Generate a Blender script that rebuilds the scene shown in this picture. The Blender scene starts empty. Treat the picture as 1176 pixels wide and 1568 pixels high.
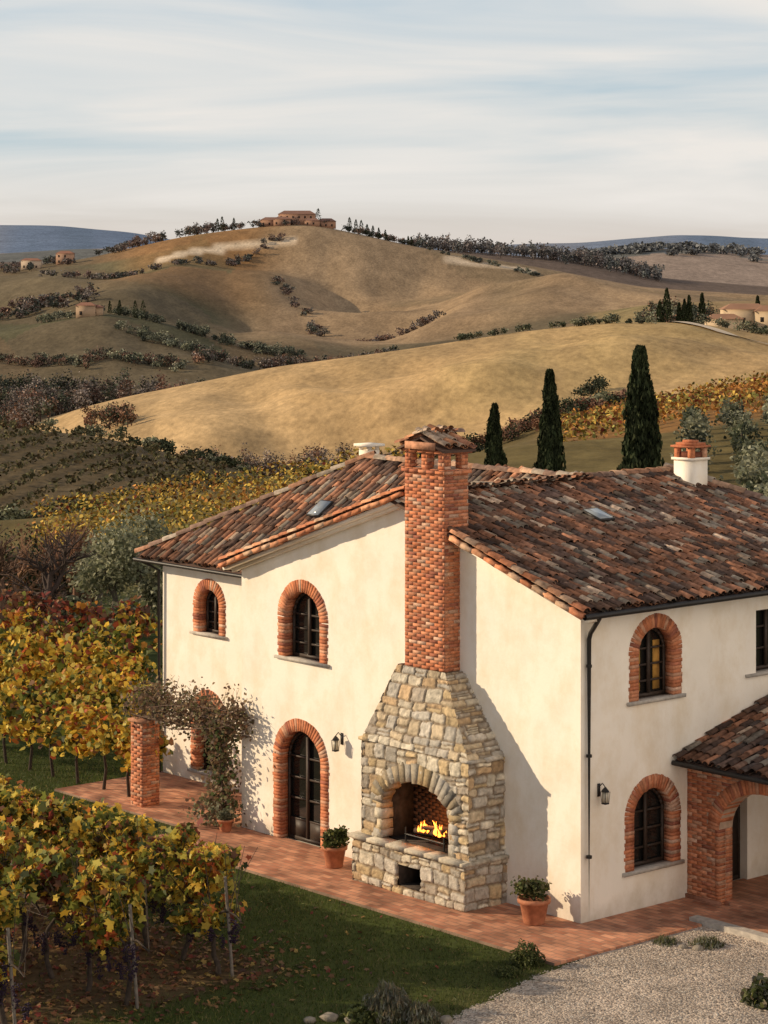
import bpy, bmesh, math, random
import numpy as np
from mathutils import Vector, Matrix
random.seed(7); rng=np.random.default_rng(7)
scene=bpy.context.scene
R=math.radians
CAMZ=11.95
# ------------------------------------------------------------------ helpers
def link(o,parent=None):
    scene.collection.objects.link(o)
    if parent: o.parent=parent
    return o
def group(name,loc=(0,0,0),rz=0,parent=None):
    e=bpy.data.objects.new(name,None); e.empty_display_size=.3
    e.location=loc; e.rotation_euler=(0,0,rz); return link(e,parent)
class Geo:
    def __init__(s): s.V=[];s.L=[];s.S=[];s.C=[];s.n=0
    def add(s,V,F,col=(.5,.5,.5)):
        V=np.asarray(V,float).reshape(-1,3); F=np.asarray(F,int)
        c=np.asarray(col,float)
        if c.ndim==1: c=np.tile(c,(len(V),1))
        s.V.append(V); s.C.append(c); s.L.append((F+s.n).ravel()); s.S.append(np.full(len(F),F.shape[1])); s.n+=len(V)
    BF=np.array([[0,3,2,1],[4,5,6,7],[0,1,5,4],[1,2,6,5],[2,3,7,6],[3,0,4,7]])
    def box(s,c,h,ax=None,col=(.5,.5,.5),jit=0):
        sg=np.array([[-1,-1,-1],[1,-1,-1],[1,1,-1],[-1,1,-1],[-1,-1,1],[1,-1,1],[1,1,1],[-1,1,1]],float)*np.array(h)
        if jit: sg=sg+rng.uniform(-jit,jit,sg.shape)
        if ax is not None: sg=sg@np.array(ax,float)
        s.add(sg+np.array(c),s.BF,col)
    def fbox(s,fr,s0,s1,z0,z1,d0,d1,col,jit=0):
        o,ex,n=fr
        c=o+ex*(s0+s1)/2+np.array([0,0,(z0+z1)/2])+n*(d0+d1)/2
        s.box(c,(abs(s1-s0)/2,abs(d1-d0)/2,abs(z1-z0)/2),(ex,-n,(0,0,1)),col,jit)
    def tube(s,P,r,col,k=6,cap=True):
        P=np.asarray(P,float); n=len(P); r=np.broadcast_to(r,(n,)).astype(float)
        T=np.gradient(P,axis=0); T/=np.linalg.norm(T,axis=1)[:,None]+1e-9
        ref=np.array([0,0,1.]) if abs(T[0,2])<.9 else np.array([1.,0,0])
        A=np.cross(T,ref); A/=np.linalg.norm(A,axis=1)[:,None]+1e-9; B=np.cross(T,A)
        th=np.linspace(0,2*np.pi,k,endpoint=False)
        V=P[:,None]+r[:,None,None]*(A[:,None]*np.cos(th)[None,:,None]+B[:,None]*np.sin(th)[None,:,None])
        F=[[i*k+j,i*k+(j+1)%k,(i+1)*k+(j+1)%k,(i+1)*k+j] for i in range(n-1) for j in range(k)]
        s.add(V.reshape(-1,3),F,col)
        if cap and k>=3:
            s.add(V[-1],[list(range(k))],col)
    def lathe(s,prof,c,col,k=20):
        th=np.linspace(0,2*np.pi,k,endpoint=False); V=[]
        for r,z in prof: V+= [(c[0]+r*math.cos(t),c[1]+r*math.sin(t),c[2]+z) for t in th]
        F=[[i*k+j,i*k+(j+1)%k,(i+1)*k+(j+1)%k,(i+1)*k+j] for i in range(len(prof)-1) for j in range(k)]
        s.add(V,F,col)
    def leaves(s,C,S,COL,tpl,up=0.,bend=.3,stretch=None):
        C=np.asarray(C,float);N=len(C)
        if N==0:return
        n=rng.normal(size=(N,3)); n[:,2]=np.abs(n[:,2])+up; n/=np.linalg.norm(n,axis=1)[:,None]
        r=rng.normal(size=(N,3)); t=np.cross(n,r)
        if stretch is not None:
            t=t*.35+np.array(stretch); t/=np.linalg.norm(t,axis=1)[:,None]; b=np.cross(t,rng.normal(size=(N,3)))
            b/=np.linalg.norm(b,axis=1)[:,None]; n=np.cross(t,b)
        else:
            t/=np.linalg.norm(t,axis=1)[:,None]; b=np.cross(n,t)
        S=np.broadcast_to(S,(N,)); K=len(tpl); rr=(tpl**2).sum(1)
        V=C[:,None]+S[:,None,None]*(t[:,None]*tpl[None,:,0,None]+b[:,None]*tpl[None,:,1,None]-n[:,None]*(rr*bend)[None,:,None])
        F=np.arange(N*K).reshape(N,K)
        s.add(V.reshape(-1,3),F,np.repeat(COL,K,axis=0))
    def obj(s,name,mat,parent=None,smooth=False,matrix=None):
        if not s.V: return None
        me=bpy.data.meshes.new(name)
        V=np.concatenate(s.V).astype(np.float32);L=np.concatenate(s.L).astype(np.int32);S=np.concatenate(s.S).astype(np.int32)
        me.vertices.add(len(V));me.vertices.foreach_set('co',V.ravel())
        me.loops.add(len(L));me.loops.foreach_set('vertex_index',L)
        me.polygons.add(len(S));st=np.concatenate([[0],np.cumsum(S)[:-1]]).astype(np.int32)
        me.polygons.foreach_set('loop_start',st)
        me.update(calc_edges=True)
        if smooth: me.polygons.foreach_set('use_smooth',np.ones(len(S),bool))
        a=me.color_attributes.new('Col','FLOAT_COLOR','POINT')
        c=np.ones((len(V),4),np.float32);c[:,:3]=np.clip(np.concatenate(s.C),0,1);a.data.foreach_set('color',c.ravel())
        me.materials.append(mat)
        o=bpy.data.objects.new(name,me); link(o,parent)
        if matrix is not None:o.matrix_world=matrix
        return o
QUAD=np.array([(-.5,-.3),(.1,-.5),(.5,.25),(-.25,.5)])
HEX=np.array([(math.cos(t)*r,math.sin(t)*r) for t,r in zip(np.linspace(0,2*np.pi,7)[:-1],(.6,.42,.5,.45,.52,.4))])
VL=np.array([(math.cos(t)*r,math.sin(t)*r) for t,r in zip(np.linspace(0,2*np.pi,11)[:-1],(.62,.36,.55,.33,.5,.18,.5,.33,.55,.36))])
BLADE=np.array([(-.5,-.06),(-.5,.06),(.5,0)])
NEED=np.array([(-.5,-.13),(.0,-.2),(.5,0),(0,.2)])
def h2(ix,iy,s):
    n=np.sin(ix*127.1+iy*311.7+s*74.7)*43758.5453; return n-np.floor(n)
def vn(x,y,s=0):
    x=np.asarray(x,float);y=np.asarray(y,float)
    ix=np.floor(x);iy=np.floor(y);fx=x-ix;fy=y-iy;fx=fx*fx*(3-2*fx);fy=fy*fy*(3-2*fy)
    return ((h2(ix,iy,s)*(1-fx)+h2(ix+1,iy,s)*fx)*(1-fy)+(h2(ix,iy+1,s)*(1-fx)+h2(ix+1,iy+1,s)*fx)*fy)*2-1
def fbm(x,y,s=0,o=4):
    v=0;a=1.
    for i in range(o): v=v+a*vn(x*2**i,y*2**i,s+i);a*=.5
    return v/1.9
def pal(P,N,var=.15,w=None):
    P=np.array(P);i=rng.choice(len(P),N,p=w);c=P[i]*(1+rng.normal(0,var,(N,1)));return np.clip(c,0,1)
def ss(a,b,x): t=np.clip((x-a)/(b-a),0,1);return t*t*(3-2*t)
# ------------------------------------------------------------------ materials
def mat(name,col=None,rough=.8,ns=8.,na=.15,bs=20.,bd=.3,bdist=.01,trans=0,spec=.3,metal=0,obj=True):
    m=bpy.data.materials.new(name);m.use_nodes=True;nt=m.node_tree;N=nt.nodes;Lk=nt.links
    b=N['Principled BSDF'];b.inputs['Roughness'].default_value=rough;b.inputs['Specular IOR Level'].default_value=spec
    b.inputs['Metallic'].default_value=metal
    if col is None:
        a=N.new('ShaderNodeAttribute');a.attribute_name='Col';src=a.outputs['Color']
    else:
        a=N.new('ShaderNodeRGB');a.outputs[0].default_value=(*col,1);src=a.outputs[0]
    tc=N.new('ShaderNodeTexCoord')
    no=N.new('ShaderNodeTexNoise');no.inputs['Scale'].default_value=ns;no.inputs['Detail'].default_value=6
    Lk.new(tc.outputs['Object'],no.inputs['Vector'])
    mr=N.new('ShaderNodeMapRange');mr.inputs['From Min'].default_value=.3;mr.inputs['From Max'].default_value=.7
    mr.inputs['To Min'].default_value=1-na;mr.inputs['To Max'].default_value=1+na;Lk.new(no.outputs['Fac'],mr.inputs['Value'])
    mx=N.new('ShaderNodeVectorMath');mx.operation='SCALE';Lk.new(src,mx.inputs[0]);Lk.new(mr.outputs[0],mx.inputs['Scale'])
    Lk.new(mx.outputs[0],b.inputs['Base Color'])
    if bd>0:
        n2=N.new('ShaderNodeTexNoise');n2.inputs['Scale'].default_value=bs;n2.inputs['Detail'].default_value=5
        Lk.new(tc.outputs['Object'],n2.inputs['Vector'])
        bp=N.new('ShaderNodeBump');bp.inputs['Strength'].default_value=bd;bp.inputs['Distance'].default_value=bdist
        Lk.new(n2.outputs['Fac'],bp.inputs['Height']);Lk.new(bp.outputs[0],b.inputs['Normal'])
    if trans:
        t=N.new('ShaderNodeBsdfTranslucent');Lk.new(mx.outputs[0],t.inputs['Color'])
        ms=N.new('ShaderNodeMixShader');ms.inputs[0].default_value=trans
        Lk.new(b.outputs[0],ms.inputs[1]);Lk.new(t.outputs[0],ms.inputs[2]);Lk.new(ms.outputs[0],N['Material Output'].inputs[0])
    return m
M_leaf=mat('leaf',None,.6,3,.15,bd=0,trans=.38)
M_dist=mat('distant_foliage',None,.95,.5,.2,bd=0,spec=.05)
M_needle=mat('cypress_foliage',None,.85,1.5,.3,bd=0,spec=.1)
M_wood=mat('bark',None,.9,12,.3,30,.5)
M_brick=mat('brick',None,.9,14,.22,60,.5,.006,spec=.15)
M_stone=mat('fieldstone',None,.9,12,.25,35,.8,.02,spec=.15)
M_tile=mat('clay_roof_tile',None,.9,9,.4,40,.5,.01,spec=.12)
M_mortar=mat('mortar',(.46,.33,.24),.95,10,.2,50,.4)
M_sill=mat('stone_sill',(.42,.38,.33),.85,10,.2)
M_frame=mat('window_frame_wood',(.045,.03,.022),.55,10,.2,40,.2)
M_dark=mat('dark_metal',(.025,.022,.02),.45,10,.2,bd=0)
M_pot=mat('terracotta_pot',(.42,.17,.09),.8,9,.25,30,.3)
M_roofbase=mat('roof_underlay',(.10,.06,.045),.95)
M_bark=mat('vine_wood',(.06,.045,.035),.95,15,.35,40,.6)
M_post=mat('post_wood',(.17,.145,.12),.9,12,.3,40,.5)
M_far=mat('distant_building',None,.9,.3,.12,bd=0)
def plaster():
    m=mat('lime_plaster',(.88,.815,.71),.92,1.1,.04,14,.3,.014,spec=.1)
    nt=m.node_tree;N=nt.nodes;L=nt.links
    tc=N.new('ShaderNodeTexCoord');mp=N.new('ShaderNodeMapping');mp.inputs['Scale'].default_value=(1.3,1.3,.9);L.new(tc.outputs['Object'],mp.inputs[0])
    n=N.new('ShaderNodeTexNoise');n.inputs['Scale'].default_value=1.1;n.inputs['Detail'].default_value=9;n.inputs['Roughness'].default_value=.68;L.new(mp.outputs[0],n.inputs[0])
    rp=N.new('ShaderNodeValToRGB');rp.color_ramp.elements[0].position=.33;rp.color_ramp.elements[0].color=(.89,.84,.76,1);rp.color_ramp.elements[1].position=.56;rp.color_ramp.elements[1].color=(1,1,1,1)
    L.new(n.outputs['Fac'],rp.inputs[0])
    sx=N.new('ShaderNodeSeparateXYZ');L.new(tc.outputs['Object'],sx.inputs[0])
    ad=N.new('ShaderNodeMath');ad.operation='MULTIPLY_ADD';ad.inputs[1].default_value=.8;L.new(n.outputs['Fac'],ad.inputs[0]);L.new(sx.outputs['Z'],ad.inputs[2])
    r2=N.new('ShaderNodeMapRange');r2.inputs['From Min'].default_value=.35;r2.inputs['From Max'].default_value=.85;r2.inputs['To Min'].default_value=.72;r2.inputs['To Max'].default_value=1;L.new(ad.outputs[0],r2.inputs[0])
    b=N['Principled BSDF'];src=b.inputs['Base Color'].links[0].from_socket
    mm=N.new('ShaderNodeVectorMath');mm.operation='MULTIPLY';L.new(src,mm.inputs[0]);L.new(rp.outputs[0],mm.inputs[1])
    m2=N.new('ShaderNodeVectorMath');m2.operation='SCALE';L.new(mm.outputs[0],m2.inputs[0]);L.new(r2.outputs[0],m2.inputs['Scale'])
    L.new(m2.outputs[0],b.inputs['Base Color']);return m
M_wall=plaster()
def glassmat(name,c,sp=.5):
    m=bpy.data.materials.new(name);m.use_nodes=True;b=m.node_tree.nodes['Principled BSDF']
    b.inputs['Base Color'].default_value=(*c,1);b.inputs['Roughness'].default_value=.06;b.inputs['Specular IOR Level'].default_value=sp
    nt=m.node_tree;n=nt.nodes.new('ShaderNodeTexNoise');n.inputs['Scale'].default_value=3
    bp=nt.nodes.new('ShaderNodeBump');bp.inputs['Strength'].default_value=.08;bp.inputs['Distance'].default_value=.02
    nt.links.new(n.outputs[0],bp.inputs['Height']);nt.links.new(bp.outputs[0],b.inputs['Normal']);return m
M_glass=glassmat('window_glass',(.012,.011,.01)); M_sky=glassmat('skylight_glass',(.25,.28,.3),1.)
def ground_mat():
    m=bpy.data.materials.new('terrain');m.use_nodes=True;nt=m.node_tree;N=nt.nodes;L=nt.links;b=N['Principled BSDF']
    b.inputs['Roughness'].default_value=.95;b.inputs['Specular IOR Level'].default_value=.05
    a=N.new('ShaderNodeAttribute');a.attribute_name='Col';tc=N.new('ShaderNodeTexCoord')
    prev=a.outputs['Color']
    for sc,am,st in ((.02,.16,(1,1,1)),(.12,.24,(1.4,.5,1)),(.9,.24,(1,.4,1)),(9.,.22,(1,1,1))):
        mp=N.new('ShaderNodeMapping');mp.inputs['Scale'].default_value=st;mp.inputs['Rotation'].default_value=(0,0,R(25));L.new(tc.outputs['Object'],mp.inputs[0])
        n=N.new('ShaderNodeTexNoise');n.inputs['Scale'].default_value=sc;n.inputs['Detail'].default_value=5;n.inputs['Roughness'].default_value=.65
        L.new(mp.outputs[0],n.inputs[0]);r=N.new('ShaderNodeMapRange')
        r.inputs['From Min'].default_value=.3;r.inputs['From Max'].default_value=.7;r.inputs['To Min'].default_value=1-am;r.inputs['To Max'].default_value=1+am
        L.new(n.outputs['Fac'],r.inputs[0]);s=N.new('ShaderNodeVectorMath');s.operation='SCALE';L.new(prev,s.inputs[0]);L.new(r.outputs[0],s.inputs['Scale']);prev=s.outputs[0]
    L.new(prev,b.inputs['Base Color'])
    n=N.new('ShaderNodeTexNoise');n.inputs['Scale'].default_value=.5;n.inputs['Detail'].default_value=8;L.new(tc.outputs['Object'],n.inputs[0])
    bp=N.new('ShaderNodeBump');bp.inputs['Strength'].default_value=.6;bp.inputs['Distance'].default_value=.35;L.new(n.outputs['Fac'],bp.inputs['Height']);L.new(bp.outputs[0],b.inputs['Normal'])
    return m
def gravel_mat():
    m=bpy.data.materials.new('gravel');m.use_nodes=True;nt=m.node_tree;N=nt.nodes;L=nt.links;b=N['Principled BSDF'];b.inputs['Roughness'].default_value=.95
    tc=N.new('ShaderNodeTexCoord');v=N.new('ShaderNodeTexVoronoi');v.inputs['Scale'].default_value=26;L.new(tc.outputs['Object'],v.inputs['Vector'])
    hs=N.new('ShaderNodeSeparateColor');L.new(v.outputs['Color'],hs.inputs[0])
    rp=N.new('ShaderNodeValToRGB');rp.color_ramp.elements[0].color=(.22,.165,.125,1);rp.color_ramp.elements[1].color=(.60,.50,.40,1);e=rp.color_ramp.elements.new(.4);e.color=(.43,.345,.27,1)
    L.new(hs.outputs[0],rp.inputs[0])
    n=N.new('ShaderNodeTexNoise');n.inputs['Scale'].default_value=.9;n.inputs['Detail'].default_value=6;L.new(tc.outputs['Object'],n.inputs[0])
    r=N.new('ShaderNodeMapRange');r.inputs['From Min'].default_value=.3;r.inputs['From Max'].default_value=.7;r.inputs['To Min'].default_value=.62;r.inputs['To Max'].default_value=1.2;L.new(n.outputs[0],r.inputs[0])
    s=N.new('ShaderNodeVectorMath');s.operation='SCALE';L.new(rp.outputs[0],s.inputs[0]);L.new(r.outputs[0],s.inputs['Scale']);L.new(s.outputs[0],b.inputs['Base Color'])
    bp=N.new('ShaderNodeBump');bp.invert=True;bp.inputs['Strength'].default_value=.8;bp.inputs['Distance'].default_value=.025;L.new(v.outputs['Distance'],bp.inputs['Height']);L.new(bp.outputs[0],b.inputs['Normal'])
    return m
def paving_mat():
    m=bpy.data.materials.new('terracotta_paving');m.use_nodes=True;nt=m.node_tree;N=nt.nodes;L=nt.links;b=N['Principled BSDF'];b.inputs['Roughness'].default_value=.8;b.inputs['Specular IOR Level'].default_value=.2
    tc=N.new('ShaderNodeTexCoord');br=N.new('ShaderNodeTexBrick');br.inputs['Scale'].default_value=1;br.inputs['Brick Width'].default_value=.30;br.inputs['Row Height'].default_value=.15
    br.inputs['Mortar Size'].default_value=.008;br.inputs['Color1'].default_value=(.62,.31,.19,1);br.inputs['Color2'].default_value=(.34,.14,.085,1);br.inputs['Mortar'].default_value=(.27,.19,.14,1);br.inputs['Bias'].default_value=-.1
    L.new(tc.outputs['Object'],br.inputs['Vector'])
    n=N.new('ShaderNodeTexNoise');n.inputs['Scale'].default_value=1.4;n.inputs['Detail'].default_value=8;L.new(tc.outputs['Object'],n.inputs[0])
    r=N.new('ShaderNodeValToRGB');r.color_ramp.elements[0].position=.35;r.color_ramp.elements[0].color=(.58,.56,.54,1);r.color_ramp.elements[1].position=.65;r.color_ramp.elements[1].color=(1.2,1.15,1.1,1);L.new(n.outputs[0],r.inputs[0])
    s=N.new('ShaderNodeVectorMath');s.operation='MULTIPLY';L.new(br.outputs[0],s.inputs[0]);L.new(r.outputs[0],s.inputs[1]);L.new(s.outputs[0],b.inputs['Base Color'])
    bp=N.new('ShaderNodeBump');bp.invert=True;bp.inputs['Strength'].default_value=.6;bp.inputs['Distance'].default_value=.01;L.new(br.outputs['Fac'],bp.inputs['Height']);L.new(bp.outputs[0],b.inputs['Normal'])
    return m
M_ground=ground_mat();M_gravel=gravel_mat();M_pave=paving_mat()
# ------------------------------------------------------------------ terrain
def B(v): return (v-588)/3787.0      # bearing (tangent of azimuth)
ST=[
(20,[(0,0)]),
(64,[(0,0)]),
(80,[(0,-.3),(400,-.2),(800,.1),(1176,.3)]),
(112,[(0,-3.4),(300,-3.0),(500,-2.0),(800,0),(1176,.9)]),
(155,[(0,-5.1),(70,-4.9),(300,-3.3),(510,-2.0),(800,-.3),(1176,.8)]),
(195,[(0,-10.5),(300,-9),(500,-8),(800,-3.6),(1000,-1.9),(1176,-.4)]),
(265,[(-200,-5),(0,-6.6),(150,-7.7),(330,-10.8),(400,-12.5),(600,-12.5),(850,-6.3),(1000,-4.0),(1176,-1.7),(1400,1)]),
(330,[(0,-18),(300,-19),(500,-17.5),(700,-14),(850,-11),(1000,-8.5),(1176,-6)]),
(460,[(-100,-27),(0,-25),(60,-21),(130,-17.3),(200,-14.8),(420,-8.9),(640,-5.2),(800,-2.3),(940,-.6),(1060,-.8),(1176,-3)]),
(590,[(0,-25),(500,-27),(700,-26),(850,-20),(1000,-9),(1176,-8)]),
(800,[(-200,-16),(0,-13),(80,-9.5),(160,-6.5),(250,-10),(350,-16),(540,-24),(700,-19),(850,-12),(1000,-4),(1176,-3)]),
(950,[(0,-17),(160,-17),(350,-20),(540,-21),(700,-14.5),(850,-8),(1000,-7),(1176,-9)]),
(1350,[(-200,2),(0,3.7),(60,6),(130,9),(200,15),(280,21.4),(330,24),(400,27),(470,29),(540,24),(600,19),(660,15),(720,11.8),(850,3.4),(980,-6),(1176,-11)]),
(1700,[(0,-6),(1176,-26)]),
(2200,[(0,6),(300,3),(600,18),(720,14),(850,8),(940,0),(1000,-9),(1176,-18)]),
(2600,[(0,-15),(1176,-30)]),
(3300,[(0,12),(100,18),(220,20),(400,5),(800,0),(900,10),(1000,21),(1100,18),(1176,11)]),
(4200,[(0,-20)]),
(6000,[(-400,70),(0,84),(100,80),(200,66),(300,34),(500,24),(640,36),(800,38),(900,42),(960,54),(1040,63),(1176,52),(1600,60)]),
(9500,[(0,-20)]),
]
TG=np.linspace(-.4,.4,1601);DS=np.array([s[0] for s in ST],float);TAB=[]
for d,pts in ST:
    z=np.interp(TG,[B(p[0]) for p in pts],[p[1] for p in pts]);sg=11
    k=np.exp(-.5*(np.arange(-40,41)/sg)**2);k/=k.sum();zp=np.pad(z,40,'edge');TAB.append(np.convolve(zp,k,'valid'))
TAB=np.array(TAB)
SPURS=[([(450,1330),(405,1150),(420,990)],12,28),([(690,1300),(600,1120),(470,950)],17,30),([(850,1280),(760,1100),(670,950)],14,28),([(960,1230),(890,1100),(810,930)],9,28),
 ([(300,1320),(230,1150),(200,1000)],11,34),([(120,1330),(60,1100)],9,36),
 ([(60,790),(100,690)],6,22),([(260,790),(330,660)],8,24),([(430,790),(470,680)],7,19),([(150,790),(180,660)],6,19),([(-20,790),(-10,680)],6,24),
 ([(300,455),(380,375)],4.2,13),([(560,455),(610,370)],4.,14),([(790,455),(740,365)],4.6,16),([(440,455),(500,380)],3.2,10),([(930,455),(880,380)],4,16),([(180,455),(260,390)],2.2,9),([(670,455),(690,385)],2.6,9)]
# gullies cut into the slopes
GULL=[([(425,1335),(445,1180),(505,960)],-15,26),([(590,1335),(575,1180),(560,1000)],-13,24),([(735,1335),(690,1160),(610,960)],-13,26),([(850,1320),(800,1150),(750,950)],-8,24),
 ([(340,1335),(350,1160),(410,960)],-12,26),([(510,1335),(500,1240),(530,1120)],-9,18),([(225,1335),(170,1120)],-10,32),([(660,1335),(645,1230),(600,1100)],-8,18),([(920,1300),(900,1150)],-5,20),
 ([(110,795),(150,660)],-6,16),([(215,795),(250,660)],-6,16),([(350,795),(400,670)],-6,18),([(20,795),(40,670)],-6,18),
 ([(350,456),(430,360)],-3.,8),([(500,456),(560,360)],-3.,9),([(715,456),(700,360)],-2.6,9),([(860,456),(820,365)],-3.,10),([(610,456),(650,370)],-2.,7)]
def H(X,Y):
    X=np.asarray(X,float);Y=np.asarray(Y,float);Yc=np.clip(Y,20,9400);t=np.clip(X/Yc,-.399,.399)
    fi=(t+.4)/.8*1600;i=np.clip(fi.astype(int),0,1599);ff=fi-i
    k=np.clip(np.searchsorted(DS,Yc,side='right')-1,0,len(DS)-2);u=(Yc-DS[k])/(DS[k+1]-DS[k]);u=.5-.5*np.cos(np.pi*u)
    za=TAB[k,i]*(1-ff)+TAB[k,i+1]*ff;zb=TAB[k+1,i]*(1-ff)+TAB[k+1,i+1]*ff
    z=za*(1-u)+zb*u
    amp=np.where(Yc<2500,.0009*Yc,.0009*2500+.0036*(Yc-2500))*ss(85,130,Yc)
    lam=np.where(Yc<230,22.,np.where(Yc<620,60.,np.where(Yc<1600,130.,450.)))
    z=z+amp*fbm(X/lam,Y/lam,3,3)
    for pts,A,w in SPURS+GULL:
        P=[(B(p)*d,d) for p,d in pts];dm=np.full(X.shape,1e9)
        for (x0,y0),(x1,y1) in zip(P[:-1],P[1:]):
            dx,dy=x1-x0,y1-y0;tt=np.clip(((X-x0)*dx+(Y-y0)*dy)/(dx*dx+dy*dy),0,1);dm=np.minimum(dm,np.hypot(X-x0-tt*dx,Y-y0-tt*dy))
        y0=P[0][1];y1=P[-1][1];f0=.82 if A>0 else .91
        z=z+A*np.exp(-(dm/w)**1.8)*(.9+.2*vn(X/60,Y/60,9))*(1-ss(f0*y0,.99*y0,Yc))*ss(y1*.93,y1*1.06,Yc)
    fe=ss(830,920,Yc)*(1-ss(1180,1330,Yc));z=z+fe*(3.*vn((X+.45*Y)/42,(Y-.3*X)/150,21)+1.0*vn((X+.4*Y)/18,(Y-.3*X)/80,22))
    fe=ss(620,680,Yc)*(1-ss(740,800,Yc));z=z+fe*2.2*vn((X+.45*Y)/30,(Y-.3*X)/80,23)
    fe=ss(335,370,Yc)*(1-ss(410,455,Yc));z=z+fe*(1.1*vn((X+.5*Y)/15,(Y-.3*X)/46,25)+.35*vn((X+.6*Y)/6,(Y-.3*X)/22,26))
    return z
C0=np.array([3.5,44.]);uu=np.array([-.656,.755]);vv=np.array([.755,.656])
def loc(X,Y):   # world -> house-local (x,y)
    rx,ry=X-C0[0],Y-C0[1];return -(rx*uu[0]+ry*uu[1]),rx*vv[0]+ry*vv[1]
def w(x,y,z=0): return (C0[0]-x*uu[0]+y*vv[0],C0[1]-x*uu[1]+y*vv[1],z)
rows=np.unique(np.concatenate([np.linspace(6,60,110),np.geomspace(60,9400,640)]))
tc_=np.concatenate([-.2-np.geomspace(.004,1.1,40)[::-1],np.linspace(-.2,.2,580),.2+np.geomspace(.004,1.1,40)])
YY,TT=np.meshgrid(rows,tc_,indexing='ij');XX=TT*np.maximum(YY,24);ZZ=H(XX,YY)
px=588+3787*XX/np.maximum(YY,24)
nz=fbm(XX/(.09*YY+8),YY/(.09*YY+8),50,5);nf=fbm(XX/(.02*YY+2),YY/(.02*YY+2),60,4)
def parcels(X,Y,cs,seed):
    a=(X+.35*Y)/cs;b=(Y-.25*X)/(cs*1.9);a=a+.25*vn(b*2,a*.7,seed);b=b+.25*vn(a*1.7,b,seed+1);return h2(np.floor(a),np.floor(b),seed+2)
pc=parcels(XX,YY,70,5)
col=np.zeros(XX.shape+(3,))
def lay(m,c):
    global col
    m=np.clip(m,0,1)[...,None];col=col*(1-m)+np.array(c)*m
lx,ly=loc(XX,YY)
lay(np.ones(XX.shape),(.055,.07,.02))
lay(ss(-.1,.5,nf)*.6,(.10,.095,.035))
soil=(1-ss(-6.1,-5.3,ly+.4*nf))*(1-ss(-1.6,-1.0,lx+.5*nf))
lay(soil*.85,(.10,.062,.035)); lay(soil*ss(0,.5,nf)*.6,(.15,.09,.045))
lay(ss(80,90,YY)*1.,(.09,.10,.03));lay(ss(80,95,YY)*ss(-.1,.4,nz),(.16,.13,.055))
lay(ss(106,116,YY),(.13,.10,.04))
lay(ss(160,195,YY),(.13,.10,.045))
lf=1-ss(330,380,px)
lay(ss(180,195,YY)*lf,(.125,.095,.055))
lay(ss(180,195,YY)*(1-lf)*ss(800,900,px),(.22,.12,.045))
lay(ss(268,285,YY),(.17,.13,.06))
G=ss(318,340,YY+6*nz)
lay(G,(.45,.305,.15));lay(G*ss(-.05,.35,nz)*.55,(.32,.245,.105));lay(G*ss(.1,.6,-nz)*.6,(.53,.375,.20));lay(G*ss(.05,.45,nf)*.5,(.27,.19,.10))
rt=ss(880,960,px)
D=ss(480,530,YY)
lay(D*(1-rt),(.125,.10,.062));lay(D*(1-rt)*(pc>.45)*.7,(.085,.085,.045));lay(D*(1-rt)*(pc>.72)*.7,(.18,.125,.075));lay(D*(1-rt)*ss(.05,.3,nz)*.5,(.07,.08,.04));lay(D*(1-rt)*(1-ss(600,650,YY))*.8,(.06,.05,.035))  # field parcels, darkened overall to paint cloud shadow into the left valley
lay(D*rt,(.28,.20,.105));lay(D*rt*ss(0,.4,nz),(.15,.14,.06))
Cn=ss(860,930,YY)*ss(300,430,px+60*nz)
lay(Cn,(.27,.19,.115));lay(Cn*ss(-.1,.4,nz)*.75,(.42,.295,.175));lay(Cn*ss(.05,.4,-nz)*.7,(.19,.145,.09));lay(Cn*ss(.15,.5,nf)*.4,(.17,.12,.075));lay(Cn*(pc>.75)*.35,(.17,.135,.08))
Lc=ss(1050,1120,YY)*(1-ss(360,460,px+50*nz))
lay(Lc,(.18,.13,.075));lay(Lc*(pc>.4)*.7,(.22,.135,.07));lay(Lc*(pc>.75)*.8,(.13,.125,.07));lay(Lc*ss(1180,1260,YY)*ss(160,230,px)*.6,(.28,.15,.06));lay(Lc*(1-ss(90,180,px+80*nz))*.7,(.13,.11,.07))
lay(ss(1380,1500,YY),(.14,.105,.085))
pc2=parcels(XX,YY,260,15)
lay(ss(2250,2500,YY),(.18,.165,.155));lay(ss(2250,2500,YY)*(pc2>.5),(.28,.22,.18));lay(ss(2250,2500,YY)*(pc2>.78),(.13,.135,.13))
far=ss(3900,4600,YY);lay(far,(.14,.19,.28));lay(far*ss(-.05,.3,nz)*.6,(.22,.23,.27));lay(far*ss(.1,.4,nf)*.6,(.11,.155,.225))  # blue ground colours paint aerial haze onto the far hills
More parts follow.
